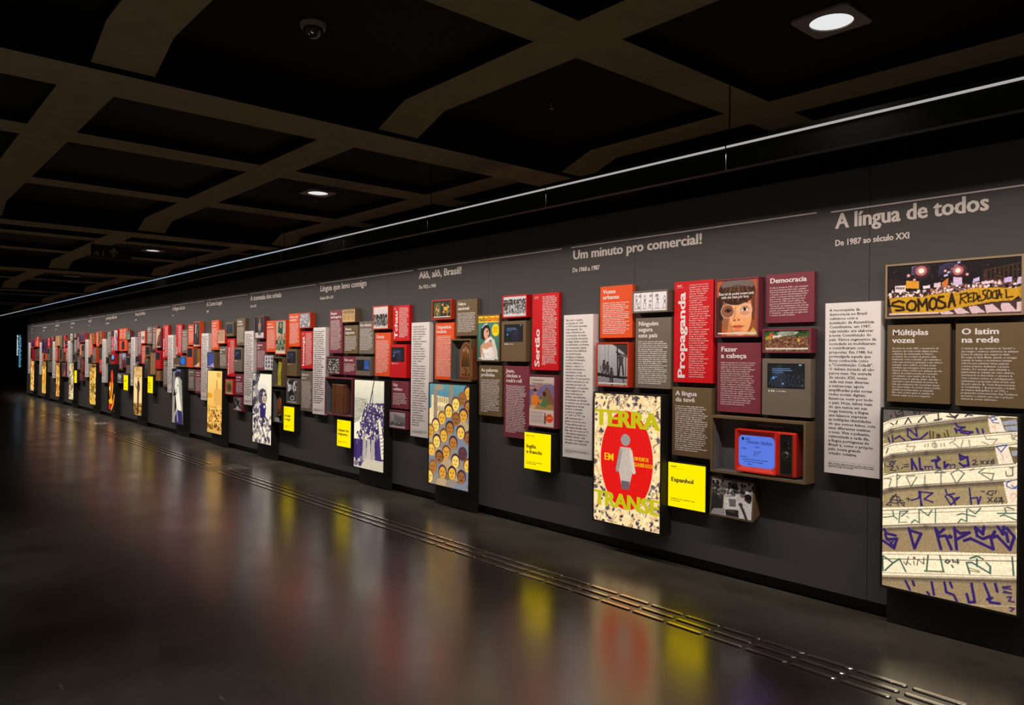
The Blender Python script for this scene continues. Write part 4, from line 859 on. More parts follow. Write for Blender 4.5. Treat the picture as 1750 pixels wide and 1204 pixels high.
def pic_n13_esse(c):
    c.a[:] = (168, 78, 44); c.p([(0, .3), (.14, .3), (.14, 1), (0, 1)], (70, 36, 24)); c.p([(.86, .2), (1, .2), (1, 1), (.8, 1)], (140, 74, 44))
    c.e(.50, .60, .37, .46, (206, 134, 84)); c.p([(.30, .78), (.78, .78), (.80, 1), (.25, 1)], (196, 122, 74))
    c.e(.60, .62, .26, .38, (222, 154, 100)); c.p([(.13, .4), (.40, .4), (.34, .6), (.27, .95), (.14, .8)], (124, 74, 48), .75)
    c.e(.50, .20, .44, .25, (52, 30, 22)); c.p([(.06, .2), (.14, .18), (.16, .72), (.06, .7)], (44, 27, 20)); c.p([(.86, .2), (.95, .25), (.93, .72), (.86, .74)], (96, 50, 28)); c.e(.52, .09, .40, .11, (104, 90, 86)); c.l([(.14, .16), (.5, .1), (.9, .16)], .02, (70, 48, 40))
    for i in range(13):
        x = .13+.061*i; c.l([(.5+(x-.5)*.8, .14), (x, .26), (x-.03, .37+.035*math.sin(i*1.3)-(.05 if i > 8 else 0))], .045, [(60, 35, 24), (84, 46, 26), (48, 28, 20), (104, 58, 32)][i % 4])
    c.l([(.55, .43), (.66, .40), (.80, .425)], .018, (92, 54, 36)); c.l([(.20, .45), (.38, .435)], .018, (62, 36, 26))
    c.e(.28, .56, .155, .115, (138, 84, 56)); c.e(.71, .545, .15, .112, (216, 160, 124)); c.e(.70, .60, .12, .04, (198, 136, 100))
    for cx, cy, dk in ((.29, .55, 1), (.70, .53, 0)):
        c.e(cx, cy, .082, .030, (64, 40, 32) if dk else (232, 212, 200)); c.e(cx, cy+.002, .036, .030, (26, 20, 20)); c.l([(cx-.09, cy+.008), (cx-.03, cy-.03), (cx+.05, cy-.03), (cx+.095, cy+.004)], .014, (58, 34, 26)); c.l([(cx-.08, cy-.05), (cx+.08, cy-.055)], .010, (150, 96, 66) if not dk else (76, 46, 34))
    for cx, cy in ((.28, .56), (.71, .545)): c.l([(cx+.165*math.cos(t*.21), cy+.122*math.sin(t*.21)) for t in range(31)], .011, (206, 188, 176))
    c.l([(.44, .55), (.50, .525), (.55, .545)], .011, (206, 188, 176)); c.l([(.47, .5), (.455, .64), (.42, .70)], .016, (150, 90, 60)); c.e(.50, .71, .085, .03, (216, 146, 96)); c.e(.45, .725, .028, .013, (84, 46, 34)); c.e(.555, .72, .026, .012, (96, 54, 38))
    c.p([(.38, .835), (.46, .81), (.51, .82), (.57, .808), (.68, .835), (.52, .845)], (176, 74, 58)); c.p([(.38, .837), (.68, .837), (.60, .875), (.46, .877)], (204, 98, 76)); c.l([(.37, .836), (.52, .842), (.69, .835)], .010, (104, 42, 34)); c.e(.52, .91, .10, .012, (170, 104, 66))
    c.p([(.80, .95), (.9, .86), (1, .95), (1, 1), (.78, 1)], (196, 160, 80)); c.n(.05, 1)
def pic_n13_workers(c):
    c.g((170, 166, 166), (140, 136, 138)); c.p([(.45, 0), (1, 0), (1, .3), (.62, .07)], (52, 48, 48)); c.p([(.0, .70), (.6, .76), (1, .78), (1, .84), (.4, .82), (0, .78)], (34, 30, 32)); c.p([(0, .8), (1, .88), (1, 1), (0, 1)], (128, 124, 126))
    for x in (.08, .25, .36): c.l([(x, 0), (x, .62)], .008, (80, 76, 78))
    c.l([(.66, .08), (.68, .8)], .04, (30, 28, 30)); c.l([(.93, .2), (.93, .82)], .02, (50, 46, 48)); c.l([(.62, .2), (1, .32)], .03, (40, 38, 38)); c.l([(.5, .84), (.5, 1)], .05, (40, 36, 38)); c.l([(.86, .84), (.9, 1)], .03, (40, 36, 38))
    for x, y, a in ((.22, .42, .05), (.34, .46, .05), (.47, .6, .05)): c.e(x, y, .04, .03, (40, 36, 36)); c.e(x, y+.12, a*1.3, .1, (60, 56, 58)); c.l([(x-.02, y+.2), (x-.05, y+.33)], .035, (34, 30, 32)); c.l([(x+.03, y+.2), (x+.04, y+.34)], .035, (44, 40, 42))
    c.l([(.1, .55), (.14, .7)], .03, (70, 66, 68)); c.e(.72, .26, .045, .03, (44, 40, 40)); c.e(.78, .40, .075, .12, (66, 60, 62)); c.l([(.72, .3), (.66, .4)], .03, (60, 54, 56)); c.l([(.74, .5), (.72, .74)], .05, (36, 32, 34)); c.l([(.83, .5), (.86, .74)], .05, (36, 32, 34)); c.l([(.85, .34), (.9, .24)], .03, (70, 64, 66)); c.n(.1, 1)
def pic_n13_comic(c):
    c.a[:] = (212, 206, 206); K = (40, 38, 42)
    for x in (.22, .57): c.l([(x, 0), (x, 1)], .008, K)
    c.l([(0, .9), (1, .88)], .004, (120, 116, 118)); c.l([(0, 0), (1, 0)], .008, K); c.l([(0, .99), (1, .99)], .008, K)
    for x, o in ((.08, 0), (.34, .02), (.72, .0), (.93, .1)):
        c.e(x, .28+o, .03, .13, K); c.e(x, .29+o, .024, .11, (212, 206, 206)); c.l([(x-.01, .42+o), (x-.05, .85), (x+.03, .85), (x+.02, .45+o)], .006, K); c.l([(x-.02, .5+o), (x+.05, .62)], .006, K); c.e(x+.01, .4+o, .016, .05, K)
    for x in (.16, .49, .66): [c.l([(x, .16+.05*i), (x+.07, .16+.05*i)], .010, (70, 66, 70)) for i in range(3)]
    c.sp(.13, .5, .2, .85, 14, .008, .02, [K]); c.sp(.46, .45, .54, .85, 16, .008, .02, [K]); return False
def pic_n13_crowd(c):
    c.g((150, 150, 140), (70, 90, 50), 0, .2); c.sp(0, .05, .3, .28, 50, .04, .06, [(40, 70, 34), (60, 92, 50), (24, 44, 24)]); c.sp(.7, .05, 1, .28, 60, .04, .06, [(40, 70, 34), (54, 84, 44), (24, 44, 24)]); c.sp(.3, .1, .72, .22, 30, .04, .03, [(170, 170, 160), (200, 190, 180), (120, 120, 110)])
    c.p([(0, .3), (1, .26), (1, 1), (0, 1)], (96, 60, 40)); c.sp(0, .28, 1, .97, 900, .010, .02, [(130, 82, 52), (70, 44, 32), (150, 105, 74), (48, 32, 26), (176, 140, 110)])
    c.p([(.02, .32), (.15, .2), (.17, .42), (.04, .44)], (170, 140, 40)); c.p([(.13, .1), (.24, .25), (.12, .32)], (200, 80, 40)); c.p([(.2, .25), (.38, .2), (.4, .3), (.18, .36)], (205, 195, 185)); c.p([(.73, .42), (.78, .38), (.79, .56), (.74, .56)], (205, 150, 40)); c.n(.08, 1)
def pic_n13_wedge(c):
    c.a[:] = (196, 190, 190); c.sp(0, 0, 1, .35, 40, .03, .05, [(215, 208, 206), (120, 116, 116), (60, 58, 58)]); c.p([(.0, .3), (.3, .3), (.3, 1), (0, 1)], (44, 42, 42)); c.sp(0, .1, .25, .5, 30, .03, .05, [(34, 32, 32), (150, 146, 146), (70, 68, 68)]); c.sp(.4, .05, .62, .4, 20, .03, .05, [(30, 28, 28), (80, 76, 76)])
    c.e(.28, .3, .13, .03, (120, 112, 108)); c.e(.28, .22, .09, .09, (150, 140, 136)); c.e(.28, .33, .085, .1, (110, 100, 96)); c.e(.25, .32, .03, .02, (30, 28, 28)); c.e(.32, .32, .03, .02, (30, 28, 28)); c.p([(.05, .85), (.35, .8), (.36, 1), (0, 1)], (150, 145, 144))
    c.p([(.33, .45), (.62, .42), (.68, .76), (.36, .82)], (214, 208, 204)); c.p([(.43, .5), (.6, .49), (.62, .7), (.46, .73)], (110, 104, 106)); c.l([(.36, .45), (.5, .42)], .02, (120, 116, 114)); c.p([(.36, .82), (.68, .78), (.7, 1), (.38, 1)], (40, 38, 38)); c.e(.52, .84, .1, .04, (70, 62, 60))
    c.e(.76, .34, .065, .085, (110, 98, 92)); c.e(.76, .27, .07, .05, (30, 28, 28)); c.e(.9, .44, .085, .13, (48, 42, 40)); c.e(.9, .38, .09, .08, (26, 24, 24)); c.p([(.7, .62), (.82, .5), (1, .6), (1, 1), (.72, 1)], (206, 202, 202)); c.l([(.72, .62), (.8, .78), (.88, .98)], .06, (60, 52, 50)); c.e(.73, .62, .05, .05, (66, 58, 56)); c.n(.12, 1); return False
def pic_n12_twin(c):
    c.a[:] = (26, 20, 16); c.p([(.06, .1), (.44, .1), (.44, .9), (.06, .9)], (78, 82, 44)); c.p([(.26, .2), (.36, .5), (.26, .84), (.16, .5)], (220, 160, 40)); c.e(.26, .5, .05, .2, (30, 24, 24)); c.l([(.2, .4), (.32, .62)], .03, (225, 205, 190))
    c.p([(.52, .06), (.96, .06), (.96, .9), (.52, .9)], (60, 40, 20)); c.sp(.54, .1, .94, .86, 30, .05, .07, [(214, 140, 30), (30, 26, 24), (170, 60, 30), (90, 96, 60), (225, 180, 90), (20, 18, 18)], 1.5); c.p([(.62, .36), (.82, .36), (.82, .56), (.62, .56)], (206, 160, 60))
def pic_n12_magazine(c):
    c.g((70, 128, 112), (52, 104, 96)); c.p([(0, 0), (1, 0), (1, .155), (0, .155)], (240, 190, 10))
    c.e(.83, .33, .17, .135, (244, 206, 0)); [c.l([(.72, .27+.035*i), (.93, .27+.035*i)], .012, (90, 80, 20)) for i in range(4)]
    c.e(.36, .36, .22, .17, (34, 24, 24)); c.e(.28, .46, .14, .08, (34, 24, 24)); c.e(.40, .40, .13, .12, (214, 160, 130)); c.e(.45, .36, .035, .012, (50, 34, 34)); c.e(.5, .45, .05, .014, (170, 50, 50)); c.l([(.4, .335), (.5, .33)], .012, (50, 34, 30))
    for i in range(6): c.e(.2+.045*i, .235-.012*i+(i-3)**2*.003, .02, .018, (226, 222, 226))
    c.p([(.36, .5), (.5, .5), (.55, .62), (.3, .62)], (206, 150, 122)); c.p([(.12, .68), (.3, .58), (.62, .58), (.75, .7), (.72, 1), (.14, 1)], (200, 146, 118)); c.p([(.18, .72), (.4, .76), (.62, .7), (.76, .74), (.8, 1), (.2, 1)], (226, 220, 214)); c.l([(.38, .59), (.6, .5), (.72, .56)], .08, (226, 218, 208)); c.p([(.62, .5), (.78, .54), (.92, .8), (.95, 1), (.8, .95), (.68, .65)], (205, 196, 180)); c.l([(.15, .7), (.3, .95)], .06, (196, 142, 116)); c.sp(.2, .75, .75, .98, 30, .02, .015, [(240, 236, 232), (196, 190, 186)]); c.n(.04, 1)
def pic_n12_group(c):
    c.g((200, 194, 196), (120, 116, 116)); c.crowd(.04, .22, 1.0, .36, 2, 8, [(120, 112, 110), (150, 142, 140), (90, 84, 82)], [(70, 66, 66), (120, 116, 116), (40, 38, 38), (170, 166, 166)], .9)
    for i in range(9): x = .05+.115*i; c.l([(x-.045, .2+.03*(i % 2)), (x+.045, .2+.03*(i % 2))], .03, (50, 46, 46)); c.l([(x, .35), (x+.03, .8)], .016, (30, 28, 28))
    c.p([(0, .86), (1, .86), (1, 1), (0, 1)], (186, 180, 180)); c.sp(0, .45, 1, .9, 60, .02, .04, BWC); c.n(.1, 1)
def pic_n12_ad(c):
    c.a[:] = (188, 170, 160); c.p([(0, .18), (1, .17), (1, .68), (0, .66)], (112, 98, 140)); c.p([(.4, .45), (.7, .2), (.85, .28), (1, .5), (1, .68), (.3, .66)], (120, 84, 62)); c.sp(0, .18, .5, .26, 8, .1, .02, [(170, 110, 90), (190, 130, 100)]); c.p([(0, .6), (1, .55), (1, .68), (0, .66)], (150, 120, 70))
    c.e(.24, .31, .07, .045, (190, 120, 84)); c.e(.23, .285, .075, .03, (50, 32, 26)); c.p([(.08, .4), (.24, .36), (.38, .42), (.34, .6), (.08, .62)], (214, 120, 30)); c.l([(.32, .44), (.45, .52)], .07, (214, 120, 30)); c.e(.57, .37, .065, .04, (196, 130, 96)); c.e(.6, .355, .075, .05, (60, 36, 28)); c.p([(.48, .45), (.62, .42), (.72, .5), (.7, .62), (.46, .6)], (74, 116, 62)); c.l([(.5, .47), (.45, .53)], .05, (196, 130, 96)); c.p([(.03, .6), (.25, .58), (.25, .66), (.03, .66)], (196, 160, 120))
    c.p([(0, .67), (1, .67), (1, 1), (0, 1)], (200, 182, 172))
    for i in range(9): c.l([(.06, .72+.027*i), (.55+.05*(i % 2), .72+.027*i)], .008, (120, 104, 98))
    c.p([(.625, .73), (.665, .73), (.68, .8), (.69, .95), (.60, .95), (.61, .8)], (120, 70, 50)); c.e(.82, .83, .135, .085, (216, 66, 30)); c.l([(.73, .83), (.9, .815)], .02, (236, 170, 140)); c.n(.05, 1); return False
def pic_n11_voz(c):
    c.a[:] = (196, 160, 108)
    for i in range(11):
        for x in (.06, .37, .68): c.l([(x, .4+.045*i), (x+.25, .4+.045*i)], .012, (140, 108, 70))
    c.p([(.1, .3), (.35, .28), (.6, .3), (.9, .28), (.9, .36), (.1, .36)], (150, 116, 74)); return False
def pic_n11_migrants(c):
    c.g((206, 192, 190), (196, 186, 184), 0, .4); c.p([(0, .85), (1, .8), (1, 1), (0, 1)], (190, 180, 178)); c.crowd(.02, .42, 1, .55, 3, 7, [(110, 102, 100), (80, 74, 72), (140, 130, 128)], [(50, 46, 46), (34, 32, 32), (120, 114, 112), (80, 74, 74)], 1.1); c.sp(0, .55, 1, .86, 50, .03, .04, [(30, 28, 28), (80, 76, 76), (150, 144, 142)]); c.n(.08, 1); return False
def pic_n11_people(c): c.a[:] = (70, 66, 66); c.crowd(0, .12, 1.05, .9, 6, 7, [(180, 172, 170), (140, 132, 130), (205, 196, 194)], [(30, 28, 28), (60, 56, 56), (150, 146, 144)], 1.0); c.n(.1, 1); return False
def pic_n11_building(c):
    c.g((165, 160, 164), (140, 136, 138), 0, .5); c.p([(.25, .1), (.45, .22), (1, .34), (1, .66), (.3, .66)], (120, 115, 116)); [c.l([(.34+.07*i, .3+.02*i), (.34+.07*i, .62)], .015, (70, 66, 68)) for i in range(9)]; c.p([(0, .66), (1, .66), (1, .88), (0, .88)], (110, 106, 106)); c.sp(.05, .68, .98, .9, 60, .02, .06, [(24, 22, 24), (50, 46, 48), (160, 155, 156)]); c.p([(0, .9), (1, .92), (1, 1), (0, 1)], (175, 170, 172)); return False
def pic_n11_ship(c):
    c.g((236, 226, 196), (205, 198, 176), 0, .22); c.p([(0, .2), (.45, .21), (.4, .5), (0, .5)], (176, 168, 148)); c.sp(0, .22, .4, .48, 40, .06, .006, [(150, 144, 126), (196, 188, 166)]); c.p([(.32, .34), (.45, .26), (1, .24), (1, .9), (.1, .9), (.16, .56)], (66, 52, 92)); c.p([(0, .5), (.2, .46), (.26, .5), (.1, .72), (0, .72)], (240, 228, 196))
    cols = [(46, 32, 88), (62, 46, 104), (232, 220, 190), (190, 176, 156), (40, 28, 70), (84, 70, 110)]
    c.sp(.36, .27, 1, .45, 240, .02, .012, cols); c.sp(.22, .42, 1, .66, 330, .022, .013, cols); c.sp(.1, .58, 1, .76, 150, .026, .018, cols); c.p([(.8, .3), (.95, .32), (1, .4), (1, .36), (.8, .28)], (236, 224, 196)); c.l([(.45, .36), (.98, .40)], .03, (40, 28, 70))
    for i in range(9): x = .05+.11*i; c.p([(x-.05, .68), (x+.05, .68), (x+.07, .9), (x-.06, .9)], [(48, 34, 92), (60, 44, 100), (52, 38, 90)][i % 3])
    c.p([(.8, .42), (.88, .44), (1, .7), (1, .86), (.92, .86)], (228, 216, 188)); [c.l([(.84+.02*i, .6+.04*i), (1, .58+.04*i)], .012, (90, 76, 110)) for i in range(6)]
    for x in (.36, .5, .64): c.p([(x-.05, .66), (x+.05, .66), (x+.08, .9), (x-.07, .9)], [(170, 158, 150), (150, 138, 136), (186, 174, 162)][int(x*10) % 3])
    c.e(.47, .63, .05, .02, (205, 190, 170)); c.l([(.66, .01), (.58, .16), (.48, .36)], .03, (70, 58, 76)); c.l([(.62, .12), (.62, .44)], .018, (90, 78, 90)); c.l([(.5, .3), (.5, .5)], .016, (90, 78, 96)); c.p([(0, .9), (1, .88), (1, 1), (0, 1)], (196, 184, 160)); c.sp(.04, .88, .3, .97, 20, .05, .015, [(60, 46, 96), (120, 108, 126)])
    for x in (.1, .2, .34, .42, .75, .85): c.l([(x, 0), (x+.03, .2)], .006, (206, 194, 166))
    c.n(.07, 1); return False
def pic_n10_portrait(c):
    c.g((238, 228, 200), (226, 214, 184)); c.sp(0, .0, .34, .7, 60, .09, .05, [(150, 140, 138), (90, 82, 92), (196, 186, 172), (60, 52, 64)], 1.2); c.e(.5, .16, .24, .1, (236, 226, 204)); c.e(.5, .2, .25, .06, (228, 216, 196)); c.e(.52, .33, .22, .12, (84, 66, 78)); c.e(.6, .34, .1, .09, (196, 176, 162)); c.l([(.38, .25), (.68, .24)], .03, (50, 40, 50)); c.e(.48, .31, .06, .015, (36, 28, 40)); c.e(.66, .30, .05, .014, (36, 28, 40)); c.p([(.58, .31), (.66, .39), (.56, .39)], (140, 118, 112)); c.e(.58, .43, .1, .014, (40, 30, 50)); c.e(.55, .48, .16, .06, (52, 36, 96)); c.p([(.38, .45), (.7, .5), (.66, .7), (.4, .62)], (44, 28, 92)); c.e(.62, .47, .05, .02, (226, 212, 190))
    c.p([(.0, .62), (.35, .56), (.5, .7), (.9, .72), (1, .78), (1, 1), (0, 1)], (205, 190, 165)); c.sp(0, .62, 1, 1, 120, .06, .03, [(236, 224, 196), (80, 66, 90), (150, 134, 130), (242, 232, 208), (60, 48, 76)], 1.0); c.l([(.3, .62), (.75, .95)], .03, (60, 48, 66)); c.n(.06, 1); return False
def pic_n10_sculpture(c): c.a[:] = (20, 17, 18); c.p([(0, .74), (1, .74), (1, 1), (0, 1)], (190, 178, 178)); c.g((20, 17, 18), (20, 17, 18), 0, 1) if False else None; c.p([(.5, .06), (.54, .2), (.68, .34), (.62, .68), (.38, .68), (.32, .34), (.46, .2)], (120, 92, 76)); c.e(.5, .36, .14, .05, (170, 110, 90)); c.e(.5, .5, .12, .08, (140, 120, 106)); c.e(.5, .8, .17, .07, (96, 84, 80)); c.l([(.5, .06), (.5, .18)], .03, (205, 195, 190)); return False
def pic_n10_symbols(c):
    c.a[:] = (196, 190, 196)
    for j in range(3):
        for i in range(3): c.sp(.15+.3*i, .14+.28*j, .27+.3*i, .3+.28*j, 7, .04, .04, [(34, 34, 44), (60, 60, 72)])
    return False
def pic_n10_flag(c):
    c.a[:] = (150, 160, 150); c.p([(.25, .02), (.72, .02), (.7, .42), (.2, .38)], (28, 60, 34)); c.p([(.48, .06), (.64, .14), (.48, .22), (.34, .14)], (205, 150, 40)); c.e(.48, .14, .06, .03, (30, 50, 90)); c.p([(.1, .35), (.5, .4), (.4, .5), (.1, .48)], (196, 170, 130)); c.sp(0, .4, 1, .62, 26, .08, .04, [(205, 150, 120), (160, 70, 50), (120, 90, 60), (90, 110, 70)], 1.2); c.sp(0, .6, 1, .9, 40, .07, .04, [(40, 84, 62), (70, 120, 100), (30, 50, 36), (160, 140, 80), (24, 36, 30)], 1.2); c.p([(0, .9), (1, .92), (1, 1), (0, 1)], (206, 186, 150)); [c.l([(.2+.2*i, .72), (.22+.2*i, .9)], .04, (26, 34, 30)) for i in range(4)]; c.n(.06, 1)
def pic_n10_noise(c): c.a[:] = (150, 145, 148); c.sp(0, 0, 1, 1, 420, .03, .02, [(30, 30, 38), (205, 200, 205), (80, 78, 84), (220, 215, 220)], 1.5); return False
def pic_n10_bw(c): c.a[:] = (80, 78, 78); c.sp(0, 0, 1, .5, 50, .06, .07, BWC, 1); c.e(.4, .3, .12, .1, (190, 186, 184)); c.e(.45, .62, .25, .16, (36, 36, 36)); c.e(.55, .78, .2, .1, (190, 188, 186)); c.e(.55, .78, .12, .06, (40, 38, 38)); c.l([(.35, .1), (.6, .5)], .06, (30, 28, 28)); c.n(.12, 1)
def pic_n8_woman(c):
    c.a[:] = (14, 12, 14); c.p([(.02, .05), (.42, .02), (.4, .2), (.08, .5), (.02, 1), (.0, 1)], (120, 116, 112)); c.p([(.36, .0), (.7, .0), (.7, .12), (.45, .08)], (110, 105, 160)); c.e(.5, .1, .28, .07, (28, 26, 40)); c.e(.42, .3, .2, .16, (222, 214, 190)); c.p([(.55, .12), (.8, .2), (.88, .6), (.95, 1), (.7, 1), (.6, .5)], (150, 146, 136)); c.e(.48, .3, .035, .02, (70, 60, 60)); c.l([(.32, .36), (.42, .45)], .04, (120, 108, 100)); c.p([(.3, .48), (.6, .4), (.8, .75), (.6, .8), (.4, .7)], (232, 224, 200)); c.p([(.4, .74), (.85, .76), (.95, 1), (.1, 1)], (46, 38, 88)); c.l([(.15, .95), (.4, .72), (.5, .95)], .05, (200, 192, 176)); c.p([(.05, .5), (.22, .5), (.25, 1), (.02, 1)], (150, 135, 125)); c.n(.08, 1); return False
def pic_n7_silhouette(c): c.g((205, 160, 95), (240, 205, 140), 0, .3); c.sp(0, .0, 1, .2, 20, .2, .04, [(190, 145, 80), (220, 175, 110)]); c.p([(0, .76), (1, .74), (1, 1), (0, 1)], (180, 130, 60)); c.sp(0, .78, 1, 1, 30, .12, .02, [(110, 76, 30), (205, 150, 60), (90, 66, 34)]); K = (62, 40, 22); c.e(.52, .25, .05, .03, K); c.e(.54, .38, .13, .10, K); c.l([(.48, .46), (.48, .95)], .1, K); c.l([(.58, .46), (.55, .95)], .1, K); c.l([(.42, .46), (.25, .40), (.2, .36)], .05, K); c.l([(.66, .34), (.72, .45), (.6, .53)], .05, K); return False
def pic_n6_hands(c): c.a[:] = (4, 3, 3); c.l([(.52, .2), (.55, .36), (.5, .5)], .28, (206, 60, 20)); c.e(.52, .24, .16, .06, (230, 60, 30)); c.l([(.3, .44), (.32, .62), (.5, .76)], .22, (235, 130, 20)); c.e(.25, .52, .1, .05, (252, 215, 150)); c.l([(.62, .44), (.55, .6), (.45, .7)], .2, (226, 140, 20)); c.l([(.85, .66), (.75, .84), (.5, .96)], .12, (235, 130, 30)); c.e(.4, .8, .28, .06, (250, 170, 30)); c.p([(.12, .86), (.42, .86), (.4, .98), (.12, .97)], (190, 30, 24)); c.l([(.45, .5), (.42, .66)], .1, (60, 30, 10)); return False
def glass_mat():
    m = bpy.data.materials.new('case_glass'); m.use_nodes = True; nt = m.node_tree; nt.nodes.remove(nt.nodes['Principled BSDF'])
    N = nt.nodes.new; lk = nt.links.new
    t = N('ShaderNodeBsdfTransparent'); t.inputs[0].default_value = (.97, .98, .98, 1); g = N('ShaderNodeBsdfGlossy'); g.inputs['Roughness'].default_value = .03
    mx = N('ShaderNodeMixShader'); mx.inputs[0].default_value = .035
    lk(t.outputs[0], mx.inputs[1]); lk(g.outputs[0], mx.inputs[2]); lk(mx.outputs[0], nt.nodes['Material Output'].inputs[0])
    return m
GLASS = glass_mat()
